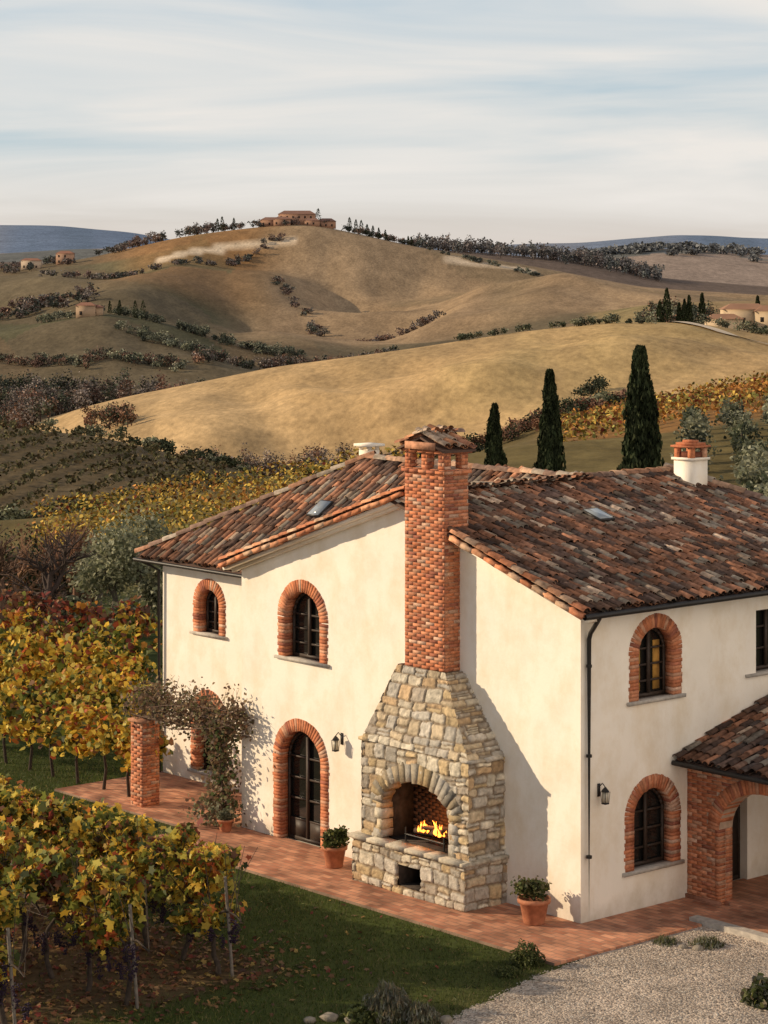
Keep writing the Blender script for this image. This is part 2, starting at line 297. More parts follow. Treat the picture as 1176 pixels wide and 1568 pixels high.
# pale farm road over the right shoulder of the central hill: stations are image pixels ray-cast onto the slope
def hit(b,y,d0,d1):
    d=np.arange(d0,d1,2.);ray=CAMZ+(390-y)*d/3787;h=H(B(b)*d,d);i=np.argmax(h>ray);return d[i] if h[i]>ray[i] else None
def polydist(P):
    dm=np.full(XX.shape,1e9);m=(YY>850)&(YY<1400)
    for (x0,y0),(x1,y1) in zip(P[:-1],P[1:]):
        dx,dy=x1-x0,y1-y0;tt=np.clip(((XX[m]-x0)*dx+(YY[m]-y0)*dy)/(dx*dx+dy*dy+1e-9),0,1);dm[m]=np.minimum(dm[m],np.hypot(XX[m]-x0-tt*dx,YY[m]-y0-tt*dy))
    return dm
for tr_ in ([(690,397),(730,403),(770,409),(810,415),(850,421),(890,429),(915,436),(926,444),(912,451),(885,457),(850,462)],[(250,398),(300,385),(350,378),(400,371),(440,366)]):
    P=[]
    for b_,y_ in tr_:
        d_=hit(b_,y_,880,1345)
        if d_ and (not P or abs(P[-1][1]-d_)<120): P.append((B(b_)*d_,d_))
    if len(P)>2: lay(1-ss(4.5,7.5,polydist(P)),(.62,.50,.36))
g=Geo();nr,ncx=XX.shape;idx=np.arange(nr*ncx).reshape(nr,ncx)
F=np.stack([idx[:-1,:-1],idx[:-1,1:],idx[1:,1:],idx[1:,:-1]],-1).reshape(-1,4)
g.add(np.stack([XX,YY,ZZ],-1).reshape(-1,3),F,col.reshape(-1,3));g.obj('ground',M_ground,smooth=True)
def Hs(x,y): return float(H(np.array([x]),np.array([y]))[0])
def ribbon(name,pts,wd,m,off):
    P=np.array([(B(a)*d,d) for a,d in pts],float);t=np.linspace(0,len(P)-1,len(P)*14)
    X=np.interp(t,range(len(P)),P[:,0]);Y=np.interp(t,range(len(P)),P[:,1])
    k=np.ones(9)/9;X=np.convolve(np.pad(X,4,'edge'),k,'valid');Y=np.convolve(np.pad(Y,4,'edge'),k,'valid')
    T=np.stack([np.gradient(X),np.gradient(Y)],1);T/=np.linalg.norm(T,axis=1)[:,None];Nn=np.stack([-T[:,1],T[:,0]],1)
    V=[]
    for s in (-1,-.33,.33,1):
        x=X+Nn[:,0]*wd*s;y=Y+Nn[:,1]*wd*s;V.append(np.stack([x,y,H(x,y)+off],1))
    V=np.stack(V,1);n=len(X);idx=np.arange(n*4).reshape(n,4)
    F=np.stack([idx[:-1,:-1],idx[:-1,1:],idx[1:,1:],idx[1:,:-1]],-1).reshape(-1,4);g=Geo();g.add(V.reshape(-1,3),F);g.obj(name,m)
M_road=mat('pale_gravel_road',(.56,.46,.34),.95,.1,.15,bd=0)
ribbon('country_road',[(1030,470),(1060,455),(1110,440),(1176,420),(1240,400)],1.6,M_road,.3)
# ------------------------------------------------------------------ house
HM=Matrix.Translation((C0[0],C0[1],0))@Matrix.Rotation(math.atan2(-.755,.656),4,'Z')
house=group('farmhouse',(C0[0],C0[1],0),math.atan2(-.755,.656))
A=np.array
FR=(A([0,0,0.]),A([1.,0,0]),A([0,-1.,0])); RT=(A([0,0,0.]),A([0,1.,0]),A([1.,0,0])); WG=(A([0,2.,0]),A([1.,0,0]),A([0,-1.,0])); PF=(A([0,2.8,0]),A([1.,0,0]),A([0,-1.,0]))
def bm_obj(name,bm,m,parent=None):
    bmesh.ops.recalc_face_normals(bm,faces=bm.faces);me=bpy.data.meshes.new(name);bm.to_mesh(me);bm.free();me.materials.append(m);o=bpy.data.objects.new(name,me);return link(o,parent)
def prism(bm,pts,vec):
    vs=[bm.verts.new(p) for p in pts];f=bm.faces.new(vs);r=bmesh.ops.extrude_face_region(bm,geom=[f])
    bmesh.ops.translate(bm,verts=[v for v in r['geom'] if isinstance(v,bmesh.types.BMVert)],vec=vec)
def archpts(fr,c,hw,z0,zs,rise,d,n=18):
    o,ex,nn=fr;P=[(c-hw,z0),(c+hw,z0)]
    if rise>0: P+=[(c+hw*math.cos(t),zs+rise*math.sin(t)) for t in np.linspace(0,math.pi,n)]
    else: P+=[(c+hw,zs),(c-hw,zs)]
    return [tuple(o+ex*s+A([0,0,z])+nn*d) for s,z in P]
def cut(o,cutters):
    bm=bmesh.new()
    for pts,vec in cutters: prism(bm,pts,vec)
    c=bm_obj('cut',bm,M_wall);md=o.modifiers.new('b','BOOLEAN');md.object=c;md.operation='DIFFERENCE';md.solver='EXACT'
    dg=bpy.context.evaluated_depsgraph_get();me=bpy.data.meshes.new_from_object(o.evaluated_get(dg));o.modifiers.clear();o.data=me;bpy.data.objects.remove(c)
OP=[(FR,-7.84,.55,3.78,4.59,.55,'w'),(FR,-7.9,.64,.05,1.68,.64,'d'),(RT,1.95,.46,3.84,4.67,.46,'w'),(RT,1.87,.5,.77,1.7,.5,'w'),
    (WG,-13.62,.36,3.43,4.06,.36,'w'),(WG,-13.65,.42,.3,1.5,.42,'w'),(RT,5.25,.5,3.99,5.17,0,'r'),(RT,3.95,.55,.08,2.1,0,'p')]
ZR=7.28;XE=.42;ZE=5.6;XL=-10.12;ZL=5.52
SLR=(ZR-ZE)/(XE+4.8);SLL=(ZR-ZL)/(-4.8-XL)
bm=bmesh.new();prism(bm,[(-9.85,0,-.3),(0,0,-.3),(0,0,ZE+.02),(-4.8,0,7.12),(-9.85,0,ZL-.06)],(0,7.6,0));o1=bm_obj('walls',bm,M_wall)
def cl(ops): 
    r=[]
    for fr,c,hw,z0,zs,ri,k in ops:
        e=.05 if ri>0 else 0
        r.append((archpts(fr,c,hw+e,z0-.03,zs,ri+e if ri>0 else 0,.1),tuple(-fr[2]*.40)))
    return r
cut(o1,cl([o for o in OP if o[0] is not WG]));o1.parent=house
bm=bmesh.new();prism(bm,[(-15.4,2,-.5),(-9.5,2,-.5),(-9.5,2,4.93),(-15.4,2,4.93)],(0,6.4,0));o2=bm_obj('wing_walls',bm,M_wall);cut(o2,cl([o for o in OP if o[0] is WG]));o2.parent=house
bm=bmesh.new();prism(bm,[(-9,7.55,-.3),(-.01,7.55,-.3),(-.01,7.55,5.4),(-9,7.55,5.3)],(0,2.0,0));bm_obj('rear_walls',bm,M_wall,house)
BP=[(.50,.185,.09),(.43,.155,.078),(.54,.23,.125),(.38,.14,.08),(.48,.26,.165),(.30,.11,.07),(.54,.34,.24)]
BW=[.27,.2,.23,.1,.1,.05,.05]
bc=lambda:pal(BP,1,.10,BW)[0]
gb=Geo();gf=Geo();gg=Geo();gs=Geo()
def ring(g,fr,c,hw,z0,zs,ri,th=.25,pr=.014,dep=.2,jamb=True):
    o,ex,n=fr
    if jamb:
        z=z0;i=0
        while z<zs-.02:
            h=min(.066,zs-z)
            for sd in (-1,1):
                wd=th+(.0 if i%2 else -.02)+random.uniform(-.012,.012);a,b=c+sd*hw,c+sd*(hw+wd)
                g.fbox(fr,min(a,b),max(a,b),z+.002,z+h-.002,-dep,pr+random.uniform(-.004,.004),bc(),.002)
            z+=h;i+=1
    L=math.pi*(hw+th/2+ri+th/2)/2;k=int(L/.072)
    for j in range(k):
        t=(j+.5)/k*math.pi;rx=hw+th/2;rz=ri+th/2
        p=o+ex*(c+rx*math.cos(t))+A([0,0,zs+rz*math.sin(t)])+n*((pr-dep)/2)
        nr=A([math.cos(t)/rx,math.sin(t)/rz]);nr/=np.linalg.norm(nr)
        er=ex*nr[0]+A([0,0,nr[1]]);et=-ex*nr[1]+A([0,0,nr[0]])
        g.box(p,(th/2+random.uniform(-.008,.008),(pr+dep)/2,L/k/2-.002),(er,-n,et),bc(),.002)
def window(fr,c,hw,z0,zs,ri,kind):
    o,ex,n=fr
    gg.add(archpts(fr,c,hw+.04,z0-.02,zs,ri+.04 if ri else 0,-.24),[list(range(20 if ri else 4))])
    fc=(.05,.033,.024)
    def bar(s0,s1,a,b,d0=-.23,d1=-.18): gf.fbox(fr,s0,s1,a,b,d0,d1,fc)
    fw=.055
    bar(c-hw,c-hw+fw,z0,zs);bar(c+hw-fw,c+hw,z0,zs);bar(c-hw+fw,c+hw-fw,z0,z0+.07)
    if ri:
        k=14
        for j in range(k):
            t0,t1=j/k*math.pi,(j+1)/k*math.pi
            P=[]
            for t,q in ((t0,0),(t1,0),(t1,fw),(t0,fw)): P.append(o+ex*(c+(hw-q)*math.cos(t))+A([0,0,zs+(ri-q)*math.sin(t)])-n*.18)
            gf.add([*P,*[p-n*.05 for p in P]],Geo.BF,fc)
        top=zs+ri
    else: top=zs;bar(c-hw+fw,c+hw-fw,zs-.06,zs)
    if kind=='p': bar(c-hw+fw,c+hw-fw,z0+.07,zs-.06,-.22,-.2)
    bar(c-.035,c+.035,z0+.07,top-.05,-.22,-.165)
    nb=3 if kind!='d' else 4
    for j in range(1,nb+1):
        z=z0+(zs-z0+.06)*j/nb
        if z<top-.08: bar(c-hw+fw,c-.035,z-.018,z+.018,-.22,-.185);bar(c+.035,c+hw-fw,z-.018,z+.018,-.22,-.185)
    if kind=='d': bar(c-hw+fw,c-.035,z0+.07,z0+.42,-.225,-.19);bar(c+.035,c+hw-fw,z0+.07,z0+.42,-.225,-.19)
    if kind in 'wr': gs.fbox(fr,c-hw-.31,c+hw+.31,z0-.065,z0-.004,-.22,.06,(.5,.5,.5),.004)
    if ri: ring(gb,fr,c,hw,z0,zs,ri)
for o in OP: window(*o)
gg.obj('window_glass',M_glass,house);gf.obj('window_frames',M_frame,house);gs.obj('window_sills',M_sill,house)
g=Geo();g.fbox(RT,1.58,1.78,3.95,4.85,-.236,-.232,(.5,.3,.08));g.fbox(RT,2.12,2.3,3.95,4.85,-.236,-.232,(.5,.3,.08));g.obj('curtain',mat('ochre_curtain',(.42,.22,.05),.9,5,.4),house)
def brickbox(g,x0,x1,y0,y1,z0,z1,h=.064,L=.24):
    z=z0;i=0
    while z<z1-.02:
        hh=min(h,z1-z)
        for fr,a,b,off in ((( A([0,y0,0.]),A([1.,0,0]),A([0,-1.,0])),x0,x1,0),((A([x1,0,0.]),A([0,1.,0]),A([1.,0,0])),y0,y1,.12),((A([x0,0,0.]),A([0,1.,0]),A([-1.,0,0])),y0,y1,.12)):
            s=a-(L/2 if (i%2) else 0)-(random.uniform(0,.03))
            while s<b-.01:
                e=min(s+L,b);s0=max(s,a)
                if e-s0>.03: g.fbox(fr,s0+.003,e-.003,z+.0035,z+hh-.0035,-.09,.004+random.uniform(-.004,.005),bc(),.002)
                s+=L
        z+=hh;i+=1
gm=Geo()
def mb(x0,x1,y0,y1,z0,z1): gm.box(((x0+x1)/2,(y0+y1)/2,(z0+z1)/2),((x1-x0)/2,(y1-y0)/2,(z1-z0)/2))
brickbox(gb,-4.29,-3.17,-.38,.22,4.15,7.86);mb(-4.286,-3.174,-.376,.216,4.1,7.86)
brickbox(gb,-4.34,-3.12,-.43,.27,7.84,7.93);mb(-4.33,-3.13,-.42,.26,7.85,7.925)
for x in (-4.29,-3.82,-3.35):
    for y in (-.38,.06):
        brickbox(gb,x,x+.17,y,y+.16,7.93,8.22);mb(x+.01,x+.16,y+.01,y+.15,7.93,8.22)
brickbox(gb,-4.34,-3.12,-.43,.27,8.22,8.29,.07);mb(-4.33,-3.13,-.42,.26,8.225,8.285)
# ---- roofs
TP=[(.23,.115,.072),(.115,.074,.058),(.23,.19,.15),(.35,.165,.095),(.16,.095,.067),(.09,.066,.056),(.42,.31,.225)]
TW=[.24,.18,.13,.13,.2,.06,.06]
gt=Geo();gr=Geo()
def arcs(p0,d,n,sd,L,r0,r1,c,inv=False,k=5):
    th=np.linspace(0.05,math.pi-.05,k);V=[]
    for q,r,lift in ((0,r0,.0),(1,r1,-.0)):
        for t in th: V.append(p0+d*L*q+sd*(r*math.cos(t))+n*((-1 if inv else 1)*r*.8*math.sin(t)))
    for t in th: V.append(p0+sd*((r0-.018)*math.cos(t))+n*((-1 if inv else 1)*(r0-.018)*.8*math.sin(t)))
    F=[[j,j+1,k+j+1,k+j] for j in range(k-1)]+[[j,2*k+j,2*k+j+1,j+1] for j in range(k-1)]
    gt.add(V,F,c)
def tiles(o,ea,up,La,Lu,mask,pw=None,sp=.178,ex=.29):
    ea=A(ea,dtype=float);up=A(up,dtype=float);up/=np.linalg.norm(up);n=np.cross(ea,up);n/=np.linalg.norm(n)
    if n[2]<0:n=-n
    na=int(La/sp);nu=int(Lu/ex);q=sp/.205
    for i in range(na+1):
        wob=random.uniform(-.018,.018)
        for j in range(nu+1):
            s=i*sp+wob;t=j*ex
            if t>Lu or not mask(s,t+ex/2): continue
            c=pal(TP,1,.22,pw or TW)[0]*(1+.35*float(vn(s*.9,t*.9,31)))
            jz=random.uniform(-.008,.022);ja=random.uniform(-.02,.02);jt=random.uniform(-.06,.06);tilt=random.uniform(-.06,.06)
            dd=up+ea*tilt-n*(.055+random.uniform(-.02,.03));dd/=np.linalg.norm(dd)
            arcs(o+ea*(s+ja)+up*(t+jt)+n*(.075+jz),dd,n,ea,.39,.092*q,.072*q,c)
            c2=pal(TP,1,.2,TW)[0]*.75
            arcs(o+ea*(s+sp/2)+up*(t+jt+.02)+n*(.075),dd,n,ea,.39,.085*q,.085*q,c2,True)
def ridge(p0,p1,r=.125,step=.36,bright=1.3):
    p0=A(p0,dtype=float);p1=A(p1,dtype=float);d=p1-p0;L=np.linalg.norm(d);d/=L;sd=np.cross(d,[0,0,1]);sd/=np.linalg.norm(sd);n=np.cross(sd,d);n*=np.sign(n[2])
    for i in range(int(L/step)+1):
        arcs(p0+d*min(i*step,L-.2)+sd*random.uniform(-.02,.02)+n*(.02+random.uniform(0,.025)),d-n*.04,n,sd,.42,r,r*.85,pal([(.3,.16,.1),(.38,.24,.16),(.2,.13,.1),(.3,.25,.2)],1,.15)[0]*bright/1.3,k=7)
def sheet(pts,th=.06):
    P=A(pts,dtype=float);n=len(P);V=np.concatenate([P,P-A([0,0,th])])
    gr.add(V,[list(range(n))]);gr.add(V,[[n+i for i in range(n)][::-1]]);gr.add(V,[[i,(i+1)%n,n+(i+1)%n,n+i] for i in range(n)])
sheet([(XE,-.33,ZE),(XE,10,ZE),(-4.8,7.72,ZR),(-4.8,-.33,ZR)])
sheet([(XL,-.33,ZL),(-4.8,-.33,ZR),(-4.8,5.0,ZR),(XL,1.9,ZL)])
sheet([(-15.85,1.6,4.97),(-9.6,1.6,4.97),(-4.8,4.85,ZR),(-11.5,4.85,ZR)])
sheet([(-15.85,1.6,4.97),(-11.5,4.85,ZR),(-15.85,8.6,4.97)])
sheet([(XE,10,ZE),(-10.2,10,ZE),(-4.8,7.72,ZR)]);sheet([(-4.8,4.85,ZR),(-4.8,7.72,ZR),(-10.2,10,5.4),(-11.5,4.85,ZR)]);sheet([(-11.5,4.85,ZR),(-10.2,10,5.4),(-15.85,8.6,4.97)])
Lr=math.hypot(XE+4.8,ZR-ZE)
cx0,cx1=-4.36,-3.1
def mR(s,t):
    y=-.33+s;x=XE-(XE+4.8)*t/Lr
    if cx0-.05<x<cx1+.05 and y<.3:return False
    return y<10-2.28*t/Lr and t<Lr
tiles(A([XE,-.28,ZE]),(0,1,0),(-(XE+4.8),0,ZR-ZE),10.3,Lr,mR)
Ll=math.hypot(-4.8-XL,ZR-ZL)
tiles(A([XL,-.28,ZL]),(0,1,0),(-4.8-XL,0,ZR-ZL),5.2,Ll,lambda s,t:-.3+s<1.9+3.0*t/Ll and not(XL+5.3*t/Ll>-4.45 and s<.55))
Lw=math.hypot(3.25,ZR-4.97)
tiles(A([-15.85,1.6,4.97]),(1,0,0),(0,3.25,ZR-4.97),11.1,Lw,lambda s,t:(s>4.35*t/Lw) and (-15.85+s< -9.5+5.0*t/Lw))
ridge((-4.8,-.3,ZR+.06),(-4.8,7.75,ZR+.06));ridge((-11.5,4.85,ZR+.06),(-4.8,4.85,ZR+.06));ridge((XE,10,ZE+.08),(-4.8,7.72,ZR+.08));ridge((-15.85,1.6,5.05),(-11.5,4.85,ZR+.08))
VG=((XE,ZE,-3.0,ZE+(XE+3.0)*SLR),(XL,ZL,-4.4,ZL+(-4.4-XL)*SLL))
for (xa,za,xb,zb) in VG:
    L=math.hypot(xb-xa,zb-za);d=A([xb-xa,0,zb-za])/L;n=A([-d[2],0,d[0]]);n*=np.sign(n[2]);k=int(L/.3)
    for i in range(k):
        c=pal([(.50,.2,.1),(.55,.27,.15),(.42,.17,.09),(.5,.33,.22)],1,.12)[0]
        p=A([xa,-.36,za])+d*(i+.5)*L/k
        gt.box(p+n*random.uniform(-.01,.012)+n*-.02,(L/k/2+.01,.06,.04),(d,A([0,1,0]),n),c,.01)
        arcs(A([xa,-.30,za])+d*(i*L/k)+n*.085,d-n*.05,n,A([0,1.,0]),.4,.1,.08,c*.9)
gv=Geo()
for (xa,za,xb,zb) in VG:
    za-=.1;zb-=.1
    L=math.hypot(xb-xa,zb-za);d=A([xb-xa,0,zb-za])/L;n=A([-d[2],0,d[0]]);n*=np.sign(n[2])
    gv.box(A([(xa+xb)/2,-.13,(za+zb)/2-.0]),(L/2,.16,.035),(d,A([0,1,0]),n));gv.box(A([(xa+xb)/2,-.06,(za+zb)/2-.07]),(L/2-.1,.07,.035),(d,A([0,1,0]),n))
gv.obj('verge_moulding',M_wall,house)
gd=Geo()
gd.tube([(XE+.05,-.38,ZE-.02),(XE+.05,10,ZE-.02)],.055,(0,0,0),8)
gd.tube([(XE+.05,.0,ZE-.05),(XE-.05,.05,ZE-.14),(.12,.13,ZE-.38),(.07,.14,ZE-.5),(.07,.14,.05)],.042,(0,0,0),8)
for z in (1.2,3.0,4.6): gd.tube([(.07,.14,z),(.07,.14,z+.05)],.053,(0,0,0),8)
gd.tube([(-15.9,1.55,4.93),(-9.9,1.55,4.93)],.045,(0,0,0),8)
gd.tube([(-15.6,1.57,4.9),(-15.42,1.9,4.7),(-15.42,1.92,0)],.035,(0,0,0),8)
# ---- porch
bm=bmesh.new();prism(bm,[(.0,2.815,-.1),(4.0,2.815,-.1),(4.0,2.815,2.5),(0,2.815,2.5)],(0,.36,0));op=bm_obj('porch_arch_wall',bm,M_mortar)
cut(op,[(archpts(PF,1.86,1.08,-.2,1.42,.82,.3),(0,1.2,0))]);op.parent=house
z=0;i=0
ins=lambda q,zm:(abs(q-1.86)<1.34 and (zm<1.42 or ((q-1.86)/1.34)**2+((zm-1.42)/1.08)**2<1))
while z<2.48:
    s=(-.12 if i%2 else 0);zm=z+.035
    while s<4:
        a,b=max(s,0)+.004,min(s+.24,4)-.004
        if zm<1.42:
            if a<.76:
                bb=min(b,.76)
                if bb-a>.03: gb.fbox(PF,a,bb,z+.004,z+.064,-.1,-.006+random.uniform(-.004,.004),bc(),.002)
            elif b>2.96:
                aa=max(a,2.96)
                if b-aa>.03: gb.fbox(PF,aa,b,z+.004,z+.064,-.1,-.006+random.uniform(-.004,.004),bc(),.002)
        elif not ins((a+b)/2,zm): gb.fbox(PF,a,b,z+.004,z+.064,-.1,-.006+random.uniform(-.004,.004),bc(),.002)
        s+=.24
    if z<1.42:
        fr=(A([.77,0,0.]),A([0,1.,0]),A([1.,0,0]));gb.fbox(fr,2.80,2.98,z+.004,z+.064,-.08,.014,bc(),.002);gb.fbox(fr,2.99,3.17,z+.004,z+.064,-.08,.016,bc(),.002)
    z+=.068;i+=1
ring(gb,PF,1.86,1.08,1.42,1.42,.82,.26,.02,.36,False)
gb.fbox(PF,-.0,.85,-.0,.12,.0,.05,(.3,.14,.09))
ZP=2.62
sheet([(0,2.45,ZP),(4.4,2.45,ZP),(4.4,5.3,ZP+.88),(0,5.3,ZP+.88)]);sheet([(0,5.3,ZP+.88),(4.4,5.3,ZP+.88),(4.4,8,ZP),(0,8,ZP)])
Lp=math.hypot(2.85,.88);tiles(A([.08,2.45,ZP]),(1,0,0),(0,2.85,.88),4.3,Lp,lambda s,t:True,[.25,.17,.12,.2,.15,.06,.05])
ridge((0.1,5.3,ZP+.93),(4.4,5.3,ZP+.93));gd.tube([(0.02,2.4,ZP-.03),(4.4,2.4,ZP-.03)],.05,(0,0,0),8)
brickbox(gb,3.6,4.0,7.0,7.4,0,2.5)
bm=bmesh.new();prism(bm,[(0.02,7.5,0),(4.0,7.5,0),(4.0,7.5,2.55),(.02,7.5,2.55)],(0,.25,0));bm_obj('porch_rear_wall',bm,M_wall,house)
gm.obj('mortar_core',M_mortar,house)
sheet([(-4.38,-.5,8.29),(-3.73,-.5,8.53),(-3.73,.34,8.53),(-4.38,.34,8.29)],.04);sheet([(-3.73,-.5,8.53),(-3.08,-.5,8.29),(-3.08,.34,8.29),(-3.73,.34,8.53)],.04)
PW=[.15,.1,.1,.35,.0,.0,.3]
TPs=TP[:];TP=[(.42,.20,.12),(.44,.2,.11),(.48,.33,.23),(.5,.24,.13)]+TP[4:6]+[(.52,.39,.29)]
tiles(A([-4.40,-.42,8.29]),(0,1,0),(.65,0,.24),.75,.6,lambda s,t:True,PW,.19);tiles(A([-3.06,-.42,8.29]),(0,1,0),(-.65,0,.24),.75,.6,lambda s,t:True,PW,.19);ridge((-3.73,-.5,8.55),(-3.73,.36,8.55),.11)
gt.box((-3.73,-.5,8.36),(.42,.012,.07),None,(.5,.25,.15))
TP=TPs
# secondary chimneys
qx,qy=-4.22,7.6
gw=Geo();gw.box((qx,qy,6.98),(.25,.25,.66));gw.box((qx,qy,7.655),(.29,.29,.025))
for sx in (-1,1):
    for sy in (-1,1): gb.box((qx+sx*.19,qy+sy*.19,7.79),(.055,.055,.11),None,bc())
gb.box((qx,qy,7.74),(.2,.2,.05),None,bc()*.5)
gb.box((qx,qy,7.915),(.30,.30,.02),None,bc());gb.box((qx,qy,7.965),(.22,.22,.03),None,bc(),.01);gb.box((qx,qy,8.02),(.12,.12,.025),None,bc(),.01)
gw.box((-13.0,6.2,6.9),(.17,.17,.48));gw.box((-13,6.2,7.50),(.26,.26,.03))
for sx in (-1,1):
    for sy in (-1,1): gw.box((-13+sx*.13,6.2+sy*.13,7.43),(.035,.035,.05))
gw.obj('plastered_flues',M_wall,house)
def skylight(x,y,z,ea,up,n):
    ea,up,n=[A(q,dtype=float)/np.linalg.norm(q) for q in (ea,up,n)];c=A([x,y,z])+n*.15
    gd.box(c,(.21,.26,.03),(ea,up,n));g=Geo();g.box(c+n*.012,(.18,.23,.025),(ea,up,n));g.obj('skylight_pane',M_sky,house)
skylight(-3.0,3.5,ZE+(3.0+.42)*SLR,(0,1,0),(-1,0,SLR),(SLR,0,1));skylight(-11.25,3.35,4.97+1.75*.71,(1,0,0),(0,1,.71),(0,-.71,1))
gd.obj('gutters_and_downpipes',M_dark,house);gt.obj('roof_tiles',M_tile,house,smooth=False);gr.obj('roof_deck',M_roofbase,house)
M_pane=mat('lantern_pane',(.5,.45,.35),.2)
def lantern(fr,s,z):
    g=Geo();o,ex,n=fr;b=o+ex*s+A([0,0,z])
    g.fbox(fr,s-.03,s+.03,z-.05,z+.18,0,.02,(0,0,0));g.tube([b+n*.02+A([0,0,.12]),b+n*.10+A([0,0,.2]),b+n*.17+A([0,0,.14])],.01,(0,0,0),5)
    c=b+n*.17
    for dx in (-1,1):
        for dy in (-1,1): g.tube([c+ex*.045*dx+n*.045*dy+A([0,0,-.14]),c+ex*.06*dx+n*.06*dy+A([0,0,.06])],.007,(0,0,0),4)
    g.box(c+A([0,0,-.15]),(.05,.05,.012));g.lathe([(.1,.06),(.03,.13),(.0,.15)],c,(0,0,0),4);g.obj('wall_lantern',M_dark,house)
    g=Geo();g.box(c+A([0,0,-.04]),(.042,.042,.09));g.obj('lantern_glass',M_pane,house)
lantern(FR,-6.6,2.3);lantern(RT,.45,2.3)
# ---- stone fireplace
SP=[(.56,.49,.38),(.48,.39,.27),(.42,.385,.33),(.51,.39,.23),(.60,.54,.43),(.36,.31,.25),(.49,.35,.21),(.45,.41,.35)]
gst=Geo()
def stone(p00,p10,p11,p01,res=.022,hole=None,uo=0,cell=(.34,.205),amp=.04,seed=1):
    p00,p10,p11,p01=[A(p,dtype=float) for p in (p00,p10,p11,p01)]
    Lu=max(np.linalg.norm(p10-p00),np.linalg.norm(p11-p01));Lv=np.linalg.norm((p01+p11-p00-p10)/2)
    nu,nv=max(2,int(Lu/res)),max(2,int(Lv/res));u,v=np.meshgrid(np.linspace(0,1,nu+1),np.linspace(0,1,nv+1))
    u3,v3=u[...,None],v[...,None];P=(p00*(1-u3)+p10*u3)*(1-v3)+(p01*(1-u3)+p11*u3)*v3
    eu=(p10-p00)/np.linalg.norm(p10-p00);n=np.cross(p10-p00,p01-p00);n/=np.linalg.norm(n);ev=np.cross(n,eu)
    U=(P@eu)+uo;W=P@ev
    W=W+.035*vn(U*1.6,W*1.2,seed+5)+.014*vn(U*9,W*9,seed+6);U=U+.022*vn(U*5,W*7,seed+3)
    b=W/cell[1];bw=b+.22*np.sin(b*2.1+seed);ib=np.floor(bw);fb=bw-ib
    a=U/(cell[0]*(.8+.5*h2(ib,0*ib+3,seed)))+7.3*h2(ib,0*ib,seed+1);ia=np.floor(a);fa=a-ia
    j0=.28*(h2(ia,ib,seed+2)-.5);j1=.28*(h2(ia+1,ib,seed+2)-.5)
    left=fa-j0;right=1+j1-fa
    cid=np.where(left<0,ia-1,np.where(right<0,ia+1,ia))
    dl=np.abs(left);dr=np.abs(right);du=np.minimum(dl,dr)*cell[0]
    sp_=h2(cid,ib,seed+9)>.76;half=np.where(sp_,np.floor(fb*2),0);fb2=np.where(sp_,(fb*2)%1,fb);hh=np.where(sp_,.5,1.)*cell[1]
    dv=np.minimum(fb2,1-fb2)*hh
    r=.045;e=np.minimum(du,dv);cr_=r-np.hypot(np.maximum(r-du,0),np.maximum(r-dv,0));e=np.where((du<r)&(dv<r),cr_,e)
    e=ss(.004,.024,e+.007*vn(U*22,W*22,seed+8));sid=h2(cid*1.37+half*5.1,ib,seed+7);s2=h2(cid+half*3,ib*1.7,seed+4)
    hgt=(e-1)*amp+.02*(sid-.5)*e+.012*vn(U*11,W*11,seed)*e+.006*vn(U*30,W*30,seed)*e
    P=P+n*hgt[...,None]
    SPa=A(SP);ci=(s2*997%len(SP)).astype(int);c=SPa[ci]*(.78+.4*sid)[...,None]*(1+.16*vn(U*11,W*11,3)+.08*vn(U*30,W*30,5))[...,None]
    c=c*e[...,None]+A([.24,.185,.13])*(1-e)[...,None]
    idx=np.arange(P.shape[0]*P.shape[1]).reshape(P.shape[:2]);F=np.stack([idx[:-1,:-1],idx[:-1,1:],idx[1:,1:],idx[1:,:-1]],-1)
    if hole is not None:
        cc=(P[:-1,:-1]+P[1:,1:])/2;F=F[~hole(cc)]
    gst.add(P.reshape(-1,3),F.reshape(-1,4),c.reshape(-1,3))
X0,X1,Yp=-5.03,-1.88,-1.07
nich=lambda p:(p[...,0]>-3.72)&(p[...,0]<-3.1)&(p[...,2]>.2)&(p[...,2]<.6)
stone((X0,Yp,0),(X1,Yp,0),(X1,Yp,.86),(X0,Yp,.86),hole=nich,seed=11);stone((X1,Yp,0),(X1,0,0),(X1,0,.86),(X1,Yp,.86),seed=12);stone((X0,0,0),(X0,Yp,0),(X0,Yp,.86),(X0,0,.86),seed=13)
x0,x1,yb=-4.94,-1.94,-.92;ac,ahw,azs,ari=-3.4,.93,1.6,.53
ho=lambda p:(np.abs(p[...,0]-ac)<ahw+.03)&((p[...,2]<azs)|((((p[...,0]-ac)/(ahw+.03))**2+((p[...,2]-azs)/(ari+.03))**2)<1))
stone((x0,yb,.94),(x1,yb,.94),(x1,yb,2.72),(x0,yb,2.72),hole=ho,seed=21);stone((x1,yb,.94),(x1,0,.94),(x1,0,2.72),(x1,yb,2.72),seed=22);stone((x0,0,.94),(x0,yb,.94),(x0,yb,2.72),(x0,0,2.72),seed=23)
a0,a1,ya=-4.40,-3.06,-.47
stone((x0,yb,2.72),(x1,yb,2.72),(a1,ya,4.17),(a0,ya,4.17),seed=31);stone((x1,yb,2.72),(x1,0,2.72),(a1,0,4.17),(a1,ya,4.17),seed=32,cell=(.36,.12));stone((x0,0,2.72),(x0,yb,2.72),(a0,ya,4.17),(a0,0,4.17),seed=33)
k=19
